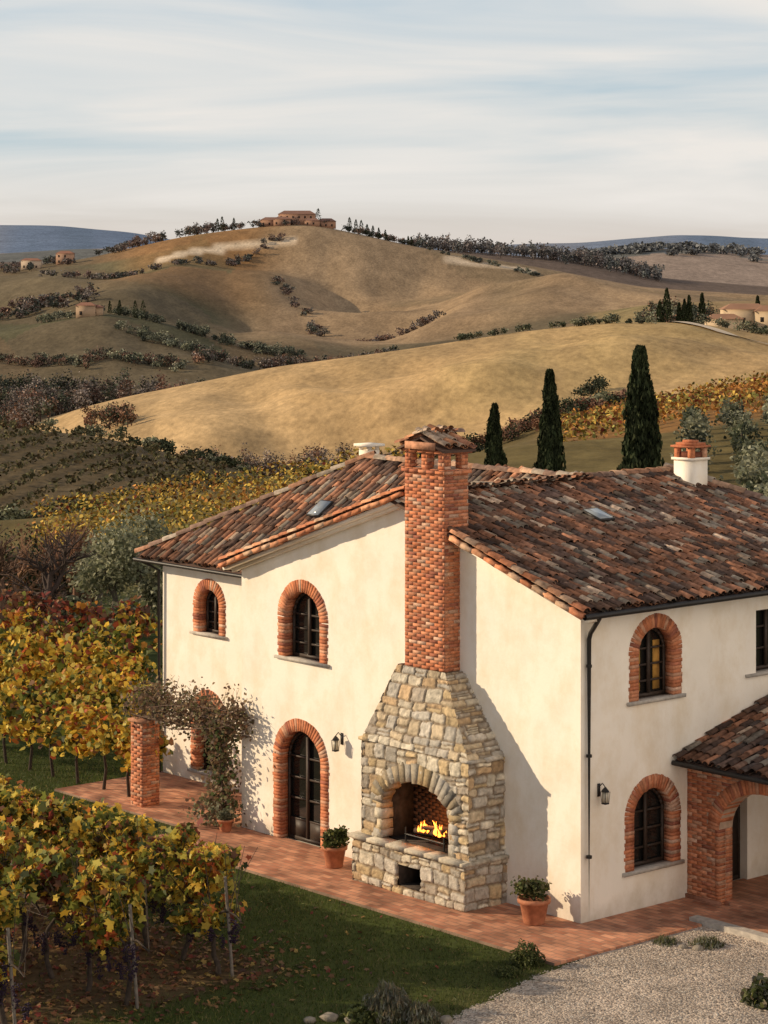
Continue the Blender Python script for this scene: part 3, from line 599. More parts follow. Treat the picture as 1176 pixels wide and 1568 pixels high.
for j in range(k):
    t=(j+.5)/k*math.pi;rx,rz=ahw+.17,ari+.17;nr=A([math.cos(t)/rx,math.sin(t)/rz]);nr/=np.linalg.norm(nr);er=A([nr[0],0,nr[1]]);et=A([-nr[1],0,nr[0]])
    arc=math.hypot(rx*math.sin(t),rz*math.cos(t))*math.pi/k/2
    gst.box((ac+rx*math.cos(t),yb+.115,azs+rz*math.sin(t)),(.17+random.uniform(-.03,.03),.125,arc-.006),(er,A([0,1,0]),et),pal(SP[:4],1,.16)[0]*.68,.016)
for sd in (-1,1):
    z=.94
    while z<azs-.05:
        h=random.uniform(.16,.24);h=min(h,azs-z);wd=random.uniform(.14,.24);xx=ac+sd*(ahw+wd/2)
        gst.box((xx,yb+.13,z+h/2),(wd/2,.14,h/2-.008),None,pal(SP,1,.12)[0],.012);z+=h
s=X0-.05
while s<X1+.03:
    L=random.uniform(.4,.6);e=min(s+L,X1+.06);gst.box(((s+e)/2,Yp+.10,.905),((e-s)/2-.005,.18,.035),None,pal([(.50,.45,.36),(.45,.4,.32)],1,.08)[0],.008);s+=L
for y in (-.72,-.24): gst.box((X1-.08,y,.905),(.14,.23,.035),None,pal([(.45,.4,.32)],1,.08)[0],.008);gst.box((X0+.08,y,.905),(.14,.23,.035),None,pal([(.45,.4,.32)],1,.08)[0],.008)
for sg_,xx in ((1,x1),(-1,x0)):
    for y in (-.75,-.3): gst.box((xx-.06*sg_,y,2.73),(.12,.2,.03),None,pal(SP,1,.1)[0],.012)
gst.obj('fireplace_stonework',M_stone,house)
g=Geo()
def ibox(xa,xb,ya_,yb_,za,zb,c=(.1,.07,.05),t=.02):
    g.box(((xa+xb)/2,yb_,(za+zb)/2),((xb-xa)/2,t,(zb-za)/2),None,c);g.box((xa,(ya_+yb_)/2,(za+zb)/2),(t,(yb_-ya_)/2,(zb-za)/2),None,c);g.box((xb,(ya_+yb_)/2,(za+zb)/2),(t,(yb_-ya_)/2,(zb-za)/2),None,c)
    g.box(((xa+xb)/2,(ya_+yb_)/2,zb),((xb-xa)/2,(yb_-ya_)/2,t),None,c);g.box(((xa+xb)/2,(ya_+yb_)/2,za),((xb-xa)/2,(yb_-ya_)/2,t),None,c)
ibox(-4.36,-2.44,yb+.22,-.06,.91,2.3,(.05,.038,.03));ibox(-3.74,-3.08,Yp+.05,-.4,.18,.62,(.06,.045,.035))
g.obj('firebox',mat('sooty_masonry',None,.95,6,.5,20,.5),house)
g=Geo()
z=.95;i=0
while z<2.15:
    q=-4.32-(.1 if i%2 else 0)
    while q<-2.46: g.box((q+.1,-.1,z+.03),(.096,.02,.028),None,A([.12,.07,.045])*(1.15-.7*(z-.95)),.003);q+=.2
    z+=.065;i+=1
g.obj('fireback',M_brick,house)
g=Geo()
for x in np.linspace(-3.85,-2.85,9): g.tube([(x,-.72,1.07),(x,-.35,1.07)],.014,(0,0,0),5)
for y in (-.72,-.35):
    g.tube([(-3.9,y,1.07),(-2.8,y,1.07)],.018,(0,0,0),5)
    for x in (-3.88,-2.82): g.tube([(x,y,.93),(x,y,1.2)],.018,(0,0,0),5)
g.obj('fire_grate',M_dark,house)
g=Geo()
for (p,q,r) in (((-3.75,-.6,1.14),(-2.9,-.5,1.16),.055),((-3.7,-.45,1.14),(-2.95,-.62,1.24),.05),((-3.5,-.66,1.24),(-3.0,-.4,1.25),.045)): g.tube([p,tuple((A(p)+A(q))/2+A([0,0,.01])),q],r,(.08,.05,.035),8)
g.obj('fire_logs',M_wood,house)
g=Geo()
for i in range(26):
    x=random.gauss(-3.28,.2);y=random.uniform(-.68,-.42);h=random.uniform(.09,.26)*(1.2-abs(x+3.28)*1.6);l=random.uniform(-.05,.05)
    t=np.linspace(0,1,7);P=np.stack([x+l*np.sin(t*4),np.full(7,y),1.16+t*max(h,.06)],1);g.tube(P,.034*np.sin(np.pi*(t*.8+.15))**1.2*(1-t)+.002,(1,.4,.1),6)
fm=bpy.data.materials.new('flame');fm.use_nodes=True;b=fm.node_tree.nodes['Principled BSDF'];b.inputs['Base Color'].default_value=(1,.3,.03,1);b.inputs['Emission Color'].default_value=(1,.25,.03,1);b.inputs['Emission Strength'].default_value=5
g.obj('flames',fm,house,smooth=True)
l=bpy.data.lights.new('fire_glow','POINT');l.energy=13;l.color=(1,.4,.12);l.shadow_soft_size=.12;lo=bpy.data.objects.new('fire_glow',l);lo.location=(-3.3,-.56,1.45);link(lo,house)
pg=group('brick_pillar',(C0[0],C0[1],0),math.atan2(-.755,.656));g2=Geo();brickbox(g2,-13.12,-12.68,-.5,-.06,0,1.86);g2.box((-12.9,-.28,1.88),(.27,.27,.03),None,(.4,.2,.12));g2.obj('pillar_bricks',M_brick,pg)
g2=Geo();g2.box((-12.9,-.28,.93),(.216,.216,.93));g2.obj('pillar_core',M_mortar,pg)
gb.obj('brickwork',M_brick,house)
# ---- terrace, gravel
def slab(name,polys,z0,z1,m):
    bm=bmesh.new()
    for p in polys: prism(bm,[(x,y,z0) for x,y in p],(0,0,z1-z0))
    o=bm_obj(name,bm,m);o.matrix_world=HM;return o
slab('terrace_paving',[[(-10.4,-2.1),(1.44,-2.1),(1.44,1.6),(1.1,1.6),(1.1,2.9),(-.1,2.9),(-.1,.1),(-10.4,.1)],],-.1,.05,M_pave)
slab('porch_paving',[[(-15.5,-.9),(-10.42,-.9),(-10.42,.1),(-9.7,.1),(-9.7,2.1),(-15.5,2.1)]],-.1,.045,M_pave)
slab('entrance_paving',[[(1.45,1.85),(5,1.85),(5,8),(-.1,8),(-.1,2.95),(1.12,2.95),(1.12,1.85)]],-.1,.09,M_pave)
slab('stone_kerb',[[(1.12,1.62),(5,1.62),(5,1.84),(1.12,1.84)]],-.1,.11,M_sill)
ed=[(-.9,33),(.0,36),(.75,38.0),(1.2,38.9),(1.9,39.9),(2.5,40.9),(3.1,41.6),(3.5,42.2)]
g=Geo();P=[]
for (xa,ya),(xb,yb_) in zip(ed[:-1],ed[1:]):
    for q in np.linspace(0,1,9)[:-1]: P.append((xa+(xb-xa)*q+random.uniform(-.07,.07),ya+(yb_-ya)*q+random.uniform(-.05,.05)))
P+=[(3.6,42.3),w(1.3,0)[:2],w(1.3,1.7)[:2],w(6,1.7)[:2],(16,46),(16,30),(-.9,30)]
bm=bmesh.new();bm.faces.new([bm.verts.new((x,y,.012)) for x,y in P]);bmesh.ops.triangulate(bm,faces=bm.faces);og=bm_obj('gravel_drive',bm,M_gravel)
if og.data.polygons[0].normal.z<0:
    og.data.flip_normals()
# ------------------------------------------------------------------ vegetation
GRN=[(.12,.14,.025),(.19,.20,.04),(.065,.085,.02)];YEL=[(.68,.48,.07),(.60,.38,.05),(.48,.40,.08)];ORG=[(.52,.22,.035),(.40,.13,.03),(.36,.08,.03)];BRN=[(.17,.07,.035),(.11,.055,.035),(.22,.11,.05),(.20,.045,.03)]
DKG=[(.075,.07,.035),(.095,.09,.045),(.13,.10,.055)]
OCH=[(.46,.32,.075),(.36,.27,.08)];OGR=[(.19,.18,.055),(.14,.14,.045)];OBR=[(.42,.20,.055),(.28,.13,.045)]
def vinecol(P,mix,nsx=.9,pls=None):
    q=fbm(P[:,0]*nsx,P[:,1]*nsx+P[:,2]*1.5,77,3)+rng.normal(0,.4,len(P));wts=np.array(mix,float);th=np.cumsum(wts/wts.sum())
    qq=.5+.5*np.clip(q/1.0,-1,1);qq=np.clip(qq,0,.999);k=np.searchsorted(th,qq)
    C=np.zeros((len(P),3))
    for i,pp in enumerate(pls or (BRN,GRN,YEL,ORG)): m=k==i;C[m]=pal(pp,m.sum(),.24)
    return C
def row_pts(p0,p1,n,h0,h1,wd,clump=.28):
    p0=A(p0,dtype=float);p1=A(p1,dtype=float);L=np.linalg.norm(p1-p0);d=(p1-p0)/L;nn=A([-d[1],d[0]])
    nc=max(3,int(L/clump*3));ct=rng.uniform(0,L,nc);ch=h0+(h1-h0)*rng.beta(1.5,1.3,nc);cw=rng.normal(0,wd*.45,nc)
    i=rng.integers(0,nc,n);t=ct[i]+rng.normal(0,clump*.5,n);s=cw[i]+rng.normal(0,wd*.33,n);z=ch[i]+rng.normal(0,clump*.45,n)
    hi=h1+.25*vn(t*1.3,0*t+p0[0],5);z=np.minimum(z,hi);t=np.clip(t,-.15,L+.15)
    xy=p0+t[:,None]*d+s[:,None]*nn;return xy,z
P0=A([-2.63,41.])
M_grape=mat('grape_skin',(.022,.009,.026),.4,bd=0)
def fg_row(start,L,seed):
    grp=group('grapevine_row');p1=start+uu*L;n=int(L*1000)
    xy,z=row_pts(start+uu*.2,p1,n,.82,2.15,.44,.24);C=np.column_stack([xy,z]);g=Geo()
    g.leaves(C,rng.uniform(.08,.21,n),vinecol(C,(.25,.27,.31,.17),1.8),VL,.1)
    g.obj('vine_leaves',M_leaf,grp)
    gw_=Geo();gp=Geo();gg_=Geo();t=.15
    while t<L:
        b=start+uu*t;P=[];x=random.uniform(-.14,.14)
        for q in np.linspace(0,1,7): P.append((b[0]+x*math.sin(q*3)+random.uniform(-.03,.03),b[1]+random.uniform(-.03,.03),q*1.0-.03))
        gw_.tube(P,np.linspace(.055,.032,7)*random.uniform(.8,1.1),(0,0,0),7)
        top=A(P[-1])
        for sd in (-1,1):
            e=[top+A([*(uu*sd*q*.65),.12*math.sin(q*3)+random.uniform(-.02,.02)]) for q in np.linspace(0,1,5)];gw_.tube(e,np.linspace(.026,.012,5),(0,0,0),5)
            for kk in range(5):
                s=e[random.randint(1,4)];dr=A([random.gauss(0,.3),random.gauss(0,.3),1]);P2=[s+dr*q*random.uniform(.8,1.0)+A([0,0,-.0]) for q in np.linspace(0,1.15,5)];gw_.tube(P2,np.linspace(.009,.004,5),(0,0,0),4)
        for kk in range(8):
            c=A([b[0],b[1],0])+A([*(uu*random.uniform(-.5,.5)),random.uniform(.62,1.15)])+A([random.uniform(-.1,.3),-random.uniform(.3,.55),0])
            for m in range(34):
                f=random.random();p=c+A([random.gauss(0,.046)*(1-f*.7),random.gauss(0,.046)*(1-f*.7),-f*.22]);r=.018
                gg_.add(p+r*A([(1,0,0),(-1,0,0),(0,1,0),(0,-1,0),(0,0,1),(0,0,-1)]),[[0,2,4],[2,1,4],[1,3,4],[3,0,4],[2,0,5],[1,2,5],[3,1,5],[0,3,5]],(.03,.012,.03))
        t+=random.uniform(.85,1.05)
    for tt in np.arange(0,L,5.):
        b=start+uu*tt;lean=.12 if tt==0 else .02;gp.tube([(b[0]+.12,b[1]-.05,0),(b[0]+.12-lean,b[1]-.05,1.65)],.03,(0,0,0),6)
    for zz in (.95,1.35,1.7): gp.tube([(start[0],start[1],zz),(p1[0],p1[1],zz)],.004,(0,0,0),4)
    gw_.obj('vine_trunks',M_bark,grp);gp.obj('trellis',M_post,grp);gg_.obj('grapes',M_grape,grp,smooth=True)
fg_row(P0,9.5,1);fg_row(P0-vv*2.2-uu*.4,8.5,2);fg_row(P0-vv*4.4-uu*.3,7,3)
# mid vineyard
g=Geo();gtk=Geo();s=6.5;ri_=0
while s<30:
    for t in np.arange(8,50,1.0):
        c=P0+vv*s+uu*t
        if c[0]/c[1]<-.0905 and c[0]/c[1]>-.24 and c[1]<76:
            near=c[1]<64;n=360 if c[1]<60 else (260 if c[1]<68 else 190)
            xy,z=row_pts(c,c+uu,n,.6,1.8,.28,.24);Cc=np.column_stack([xy,z+H(xy[:,0],xy[:,1])])
            mix=(.17,.26,.40,.17) if c[1]<68 else ((.33,.14,.2,.33) if c[1]<72 else (.72,.08,.03,.17))
            g.leaves(Cc,rng.uniform(.10,.19,n)*(1 if near else 1.15),vinecol(Cc,mix,.9),HEX,.15)
            if near:
                hz=Hs(c[0],c[1]);gtk.tube([(c[0],c[1],hz-.05),(c[0]+random.uniform(-.08,.08),c[1],hz+.5),(c[0]+random.uniform(-.08,.08),c[1],hz+1.1)],[.045,.035,.025],(.05,.035,.025),5)
    s+=2.5;ri_+=1
vg=group('vineyard');g.obj('vine_foliage',M_leaf,vg);gtk.obj('vine_trunks',M_wood,vg)
def far_vineyard(name,b0,b1,d0,d1,dirv,sp,hgt,dens,leaf,mix,pls=None,wid=.16):
    g=Geo();dv=A(dirv,dtype=float);dv/=np.linalg.norm(dv);nv=A([-dv[1],dv[0]])
    cx=(B(b0)+B(b1))/2*(d0+d1)/2;cy=(d0+d1)/2;Rr=max(abs(B(b1)-B(b0))*d1,(d1-d0))*.9;Cs=[]
    for k in np.arange(-Rr,Rr,sp):
        n=int(2*Rr*dens);t=rng.uniform(-Rr,Rr,n);x=cx+dv[0]*t+nv[0]*k+rng.normal(0,wid*hgt,n);y=cy+dv[1]*t+nv[1]*k+rng.normal(0,wid*hgt,n);q=x/y*3787+588
        m=(y>d0+4*vn(x/8,y/8,1))&(y<d1)&(q>b0+12*vn(y/6,x/9,2))&(q<b1)&(vn(x/1.6,y/1.6,40)>-.75)
        if m.any():
            x,y=x[m],y[m];Cs.append(np.column_stack([x,y,H(x,y)+hgt*(.2+.8*rng.random(len(x)))*(1+.22*vn(x/1.2,y/1.2,4))]))
    C=np.concatenate(Cs);g.leaves(C,rng.uniform(.7,1.3,len(C))*leaf,vinecol(C,mix,.12,pls),HEX,.3);g.obj(name,M_dist)
far_vineyard('hillside_vineyard',55,640,120,160,(1,.28),3.3,1.3,32,.21,(.08,.2,.45,.27),(BRN,OGR,OCH+[(.52,.35,.07)],OBR))
far_vineyard('hillside_vineyard',835,1290,190,262,(1,.35),4.0,1.4,15,.32,(.2,.13,.2,.47),(BRN,OGR,OCH,OBR))
far_vineyard('hillside_vineyard',-60,345,198,266,(.20,1),3.8,1.1,11,.36,(.5,.5,.0,.0),(DKG,DKG,DKG,DKG),.15)
# ---- trees
def crown(g,c,rx,rz,n,leaf,P,clumps=14,tpl=HEX,up=.2):
    cc=rng.normal(size=(clumps,3));cc/=np.linalg.norm(cc,axis=1)[:,None];cc*=rng.uniform(.25,.85,(clumps,1))
    i=rng.integers(0,clumps,n);p=cc[i]+rng.normal(0,.2,(n,3));p*=A([rx,rx,rz]);tone=.65+.7*rng.random(clumps)
    g.leaves(p+A(c),rng.uniform(.7,1.3,n)*leaf,np.clip(pal(P,n,.2)*tone[i][:,None],0,1),tpl,up)
OLV=[(.23,.23,.14),(.29,.29,.19),(.15,.16,.09)];RUS=[(.20,.10,.06),(.16,.085,.055),(.24,.13,.075)];GRY=[(.20,.16,.13),(.15,.12,.10),(.26,.21,.175)];DGR=[(.04,.05,.022),(.055,.065,.03),(.03,.036,.017)]
HAZE=A([.17,.18,.19])  # aerial haze painted into tree colours, stronger with distance
def branches(g,p,d,L,r,lv,col):
    k=4;P=[p]
    for i in range(k): 
        d=d+A([random.gauss(0,.14),random.gauss(0,.14),random.gauss(0,.06)]);d/=np.linalg.norm(d);P.append(P[-1]+d*L/k)
    g.tube(P,np.linspace(r,r*.6,k+1),col,5 if lv>1 else 3,False)
    if lv<=0:return
    for i in range(random.randint(3,4)):
        q=P[random.randint(2,k)];nd=d+A([random.gauss(0,.6),random.gauss(0,.6),random.gauss(.12,.3)]);nd/=np.linalg.norm(nd);branches(g,q,nd,L*random.uniform(.6,.85),max(r*.6,.012),lv-1,col)
def bare(name,b,d,h,col=(.13,.08,.055),lv=4):
    x=B(b)*d;z=Hs(x,d);g=Geo();branches(g,A([x,d,z-.1]),A([0,0,1.]),h*.34,h*.04,lv,col);g.obj(name,M_wood)
for b,d,h,c,lv in ((52,78.5,4.4,(.06,.042,.035),4),(2,84,3.6,(.15,.09,.06),4),(112,88,3.6,(.19,.10,.06),4),(-35,84,4.2,(.13,.08,.055),4),(24,95,3.8,(.22,.12,.07),4),(85,98,3.9,(.20,.10,.06),4),(135,101,3.6,(.15,.09,.06),4)): bare('bare_tree',b,d,h,c,lv)
for b,d,h in ((905,88,3.6),(930,96,3.4)): bare('bare_tree',b,d,h,(.34,.29,.24),4)
def olive(b,d,h,wd,n=2600):
    x=B(b)*d;z=Hs(x,d);grp=group('olive_tree');g=Geo();g.tube([(x,d,z-.1),(x+.1,d,z+h*.25),(x-.05,d,z+h*.5)],[.14,.1,.06],(.12,.1,.08),6)
    for k in range(4): g.tube([(x,d,z+h*.3),(x+random.uniform(-.5,.5)*wd,d+random.uniform(-.5,.5)*wd,z+h*.7)],[.06,.02],(.12,.1,.08),4)
    g.obj('trunk',M_wood,grp);g=Geo();crown(g,(x,d,z+h*.58),wd,h*.43,n,.17,OLV,18,NEED*A([1,1.6]));g.obj('crown',M_leaf,grp)
for b,d,h,wd in ((172,82,3.3,1.25),(212,84,3.7,1.35),(150,88,2.8,1.0),(240,81,2.3,.8),(105,79,1.2,.6),(196,78.5,1.2,.6)): olive(b,d,h,wd)
def mass(name,items,P,n,leaf,m=None,tpl=HEX,trunk=True):
    g=Geo()
    for b,d,h,wd in items:
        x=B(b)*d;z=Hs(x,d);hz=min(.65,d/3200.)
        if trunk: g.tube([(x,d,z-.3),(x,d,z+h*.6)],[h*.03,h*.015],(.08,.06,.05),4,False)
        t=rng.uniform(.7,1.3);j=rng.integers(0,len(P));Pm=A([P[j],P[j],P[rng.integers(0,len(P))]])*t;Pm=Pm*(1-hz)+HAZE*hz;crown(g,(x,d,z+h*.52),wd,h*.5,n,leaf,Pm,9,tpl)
    return g.obj(name,m or M_dist)
def line(pts,n,jb,jd,h,wd):
    t=rng.uniform(0,len(pts)-1,n);b=np.interp(t,range(len(pts)),[p[0] for p in pts])+rng.normal(0,jb,n);d=np.interp(t,range(len(pts)),[p[1] for p in pts])+rng.normal(0,jd,n)
    k=rng.uniform(.65,1.25,n);return list(zip(b,d,h*k,wd*k))
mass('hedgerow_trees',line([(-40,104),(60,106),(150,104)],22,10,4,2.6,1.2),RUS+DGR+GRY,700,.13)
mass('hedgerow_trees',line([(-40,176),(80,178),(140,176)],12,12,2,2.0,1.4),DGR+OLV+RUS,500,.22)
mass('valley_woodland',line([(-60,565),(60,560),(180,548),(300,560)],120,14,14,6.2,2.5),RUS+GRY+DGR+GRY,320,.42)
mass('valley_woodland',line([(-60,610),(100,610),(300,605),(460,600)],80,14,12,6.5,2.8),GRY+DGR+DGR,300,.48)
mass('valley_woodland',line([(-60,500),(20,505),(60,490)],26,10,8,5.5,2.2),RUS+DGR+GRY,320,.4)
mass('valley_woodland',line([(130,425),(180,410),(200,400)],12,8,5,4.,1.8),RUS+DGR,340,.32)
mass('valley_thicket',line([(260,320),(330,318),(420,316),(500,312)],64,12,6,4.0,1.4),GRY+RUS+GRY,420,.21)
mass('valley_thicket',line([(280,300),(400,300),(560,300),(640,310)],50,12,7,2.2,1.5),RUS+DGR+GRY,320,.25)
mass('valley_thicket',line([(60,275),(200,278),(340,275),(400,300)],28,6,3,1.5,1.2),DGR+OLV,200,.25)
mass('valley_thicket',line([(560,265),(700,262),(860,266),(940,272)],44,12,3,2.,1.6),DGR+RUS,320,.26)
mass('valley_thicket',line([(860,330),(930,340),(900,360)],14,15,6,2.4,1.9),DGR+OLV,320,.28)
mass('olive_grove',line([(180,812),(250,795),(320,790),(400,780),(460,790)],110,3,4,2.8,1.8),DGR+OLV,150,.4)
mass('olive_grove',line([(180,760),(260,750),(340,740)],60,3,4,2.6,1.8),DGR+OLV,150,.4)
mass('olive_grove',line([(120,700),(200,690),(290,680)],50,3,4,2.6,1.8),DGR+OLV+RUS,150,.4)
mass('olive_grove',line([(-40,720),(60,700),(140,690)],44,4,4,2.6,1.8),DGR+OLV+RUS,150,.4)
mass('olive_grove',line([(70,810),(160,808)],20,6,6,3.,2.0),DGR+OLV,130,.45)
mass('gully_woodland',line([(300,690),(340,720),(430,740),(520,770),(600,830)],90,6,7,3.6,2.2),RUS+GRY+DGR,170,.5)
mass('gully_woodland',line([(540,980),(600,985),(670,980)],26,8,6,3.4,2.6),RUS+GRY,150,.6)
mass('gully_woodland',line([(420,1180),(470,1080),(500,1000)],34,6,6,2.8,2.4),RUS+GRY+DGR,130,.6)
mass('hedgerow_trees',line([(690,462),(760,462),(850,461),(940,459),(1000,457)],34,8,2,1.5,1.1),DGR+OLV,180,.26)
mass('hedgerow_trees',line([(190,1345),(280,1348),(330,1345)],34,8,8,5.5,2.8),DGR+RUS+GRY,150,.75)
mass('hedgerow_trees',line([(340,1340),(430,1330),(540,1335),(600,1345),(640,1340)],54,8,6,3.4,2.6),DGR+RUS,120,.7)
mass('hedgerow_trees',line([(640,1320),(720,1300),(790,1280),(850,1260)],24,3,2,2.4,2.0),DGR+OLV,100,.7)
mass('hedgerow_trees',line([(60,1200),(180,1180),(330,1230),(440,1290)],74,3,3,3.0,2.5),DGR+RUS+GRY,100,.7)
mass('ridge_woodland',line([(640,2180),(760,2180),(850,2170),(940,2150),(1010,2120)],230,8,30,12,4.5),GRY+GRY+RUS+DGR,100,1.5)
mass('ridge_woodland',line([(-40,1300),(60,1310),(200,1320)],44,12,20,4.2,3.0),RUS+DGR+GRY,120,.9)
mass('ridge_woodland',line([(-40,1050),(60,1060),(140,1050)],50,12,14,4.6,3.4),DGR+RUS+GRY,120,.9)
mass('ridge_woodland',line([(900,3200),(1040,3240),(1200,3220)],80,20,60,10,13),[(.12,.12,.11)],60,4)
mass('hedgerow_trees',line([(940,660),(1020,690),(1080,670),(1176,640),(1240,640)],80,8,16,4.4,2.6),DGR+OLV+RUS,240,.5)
mass('hedgerow_trees',line([(1080,470),(1130,462),(1190,455)],14,8,3,2.0,1.4),DGR+OLV,200,.26)
items=[(b+rng.normal(0,3),d+rng.normal(0,.6),rng.uniform(1.4,2.),1.05) for d in range(104,182,6) for b in np.arange(1065,1300,3787*2.7/d)];mass('olive_orchard',items,OLV+DGR[:1],300,.2,M_leaf)
mass('garden_shrubs',[(565,75,4.2,1.0),(590,78,4.4,1.2),(545,80,3.4,1.0),(840,80,3.9,1.1),(1120,70,3.6,1.0),(1150,72,3.4,1.2),(1095,75,3.0,1.0)],DGR+OLV,1400,.11)
def cypress(g,x,y,z,h,r,n,leaf):
    t=rng.random(n)**.8;prof=np.where(t<.12,t/.12*.75+.25,1)*np.power(1-t*.97,.6)*(1-.25*np.clip((.4-t)/.4,0,1));a=rng.uniform(0,2*np.pi,n)
    lump=1+.3*vn(a*1.6+x,t*11+y,4)+.22*vn(a*4,t*26,5);rr=r*prof*lump*np.sqrt(rng.uniform(.45,1.15,n))
    C=np.column_stack([x+rr*np.cos(a),y+rr*np.sin(a),z+.15+t*h])
    tone=.7+.6*np.clip(vn(a*2.2+7,t*16+x,8)+.4,0,1);c=pal([(.03,.04,.018),(.045,.055,.024),(.02,.026,.012)],n,.2)*tone[:,None]
    g.leaves(C,rng.uniform(.7,1.3,n)*leaf,c,NEED,0,.1,(0,0,1.))
for b,d,top,r in ((980,85,8.6,.92),(842,95,7.3,.68),(757,100,5.7,.6)):
    x=B(b)*d;z=Hs(x,d);grp=group('cypress_tree');g=Geo();g.tube([(x,d,z-.1),(x,d,z+2)],[.16,.08],(.08,.06,.05),6);g.obj('trunk',M_wood,grp)
    g=Geo();cypress(g,x,d,z,top-z,r,12000,.25);g.obj('foliage',M_needle,grp)
def cyline(name,L,d,h,r,n=260):
    g=Geo()
    for b,k in L: x=B(b)*(d);cypress(g,x,d,Hs(x,d),h*k,r*k,n,h*.09)
    g.obj(name,M_needle)
cyline('distant_cypresses',[(333,.9),(340,1),(358,.8),(487,1.2),(535,1),(545,.95),(553,1),(562,.8),(571,.8),(580,.75),(590,.7),(625,.6),(630,.6)],1335,7.8,1.7,260)
cyline('distant_cypresses',[(1010,.9),(1021,1.25),(1040,.8),(1048,.9),(1055,1.0),(1075,1.05),(1160,.9)],640,9.0,1.3,600)
cyline('distant_cypresses',[(183,.8),(207,.9),(219,1),(168,.7)],800,6,1.2,220)
def farm(name,blocks,wallc=(.42,.30,.2),roofc=(.28,.13,.08)):
    grp=group(name);g=Geo();r=Geo();wd_=Geo()
    for b,d,wx,wy,hh in blocks:
        x=B(b)*d;z=Hs(x,d)-.6;g.box((x,d,z+hh/2),(wx/2,wy/2,hh/2),None,wallc);e=.4
        V=[(x-wx/2-e,d-wy/2-e,z+hh),(x+wx/2+e,d-wy/2-e,z+hh),(x+wx/2+e,d+wy/2+e,z+hh),(x-wx/2-e,d+wy/2+e,z+hh),(x-wx/2+wy*.3,d,z+hh+wy*.2),(x+wx/2-wy*.3,d,z+hh+wy*.2)]
        r.add(V,[[0,1,5,4],[2,3,4,5]],roofc);r.add(V,[[1,2,5],[3,0,4]],roofc)
        for i in range(int(wx/3.2)):
            for zz in np.arange(1.8,hh-.8,2.8): wd_.box((x-wx/2+1.6+i*3.2,d-wy/2-.03,z+zz),(.45,.03,.6),None,(.04,.03,.025))
    g.obj('walls',M_far,grp);r.obj('roofs',M_far,grp);wd_.obj('windows',M_far,grp)
farm('hilltop_villa',[(455,1338,20,10,6.2),(415,1332,11,8,3.8),(500,1338,10,8,4.0),(432,1325,9,7,4.0),(478,1325,8,6,3.4)],(.36,.21,.14),(.22,.115,.08))
farm('distant_farmhouse',[(1108,600,8.5,6,5.2),(1140,606,11,7,7.2),(1185,604,10,7,6.6)],(.56,.43,.28),(.32,.17,.10))
farm('distant_farmhouse',[(132,790,6,5,4.2),(148,792,4,4,3.2)]);farm('distant_farmhouse',[(100,1300,9,7,6)],(.4,.25,.17));farm('distant_farmhouse',[(48,1290,10,6,5)],(.5,.4,.3))
farm('distant_farmhouse',[(1000,600,5,4,3.2)],(.5,.45,.38))
# ---- climber
cg=group('climbing_vine');g=Geo();gl=Geo()
def wl(p): return A(w(*p))
for k in range(4):
    P=[wl((-10.15+random.uniform(-.15,.1),-.2+random.uniform(-.1,.1),.05))]
    for q in np.linspace(.15,1,8): P.append(wl((-10.1+random.uniform(-.12,.12)-q*.15,-.25+random.uniform(-.08,.08),q*2.25)))
    g.tube(P,np.linspace(.035,.018,len(P)),(.1,.07,.05),5)
for k in range(9):
    P=[];y=random.uniform(-.5,.1);zz=2.2+random.uniform(-.15,.25)
    for q in np.linspace(0,1,10): P.append(wl((-9.5-q*3.7,y+random.uniform(-.12,.12)-.05,zz-q*.15+.12*math.sin(q*5+k)+random.uniform(-.05,.05))))
    g.tube(P,np.linspace(.016,.01,10),(.12,.08,.06),4)
for k in range(80):
    s=A([-9.3-3.8*random.random(),random.uniform(-.4,.1),2.3]);d=A([random.gauss(0,.3),random.gauss(0,.2),random.uniform(-.5,.8)]);P=[wl(tuple(s+d*q+A([0,0,-.25*q*q]))) for q in np.linspace(0,1,5)];g.tube(P,np.linspace(.008,.004,5),(.16,.11,.08),3)
g.tube([wl((-12.9,-.3,1.95)),wl((-9.8,-.3,2.05))],.045,(.12,.08,.05),6)
g.obj('stems',M_wood,cg)
CL=[(.15,.10,.07),(.14,.13,.06),(.21,.13,.08),(.26,.19,.11)]
n=3600;t=rng.random(n);cc=rng.normal(0,1,(n,3));C=np.column_stack([-9.4-3.9*t,-.2+.24*cc[:,1],2.28+.22*cc[:,2]+.14*np.sin(t*17)]);C=A([wl(tuple(c)) for c in C]);gl.leaves(C,rng.uniform(.04,.09,n),pal(CL,n,.2),HEX)
n=1500;t=rng.random(n);C=np.column_stack([-10.2+.2*rng.normal(size=n),-.25+.16*rng.normal(size=n),.2+2.0*t]);C=A([wl(tuple(c)) for c in C]);gl.leaves(C,rng.uniform(.05,.10,n),pal(CL+[(.08,.11,.04)]*2,n,.2),HEX)
n=500;C=np.column_stack([-10.3+.3*rng.normal(size=n),-.35+.2*rng.normal(size=n),.1+.5*rng.random(n)]);C=A([wl(tuple(c)) for c in C]);gl.leaves(C,rng.uniform(.05,.1,n),pal(OLV+CL,n,.2),HEX)
gl.obj('leaves',M_leaf,cg)
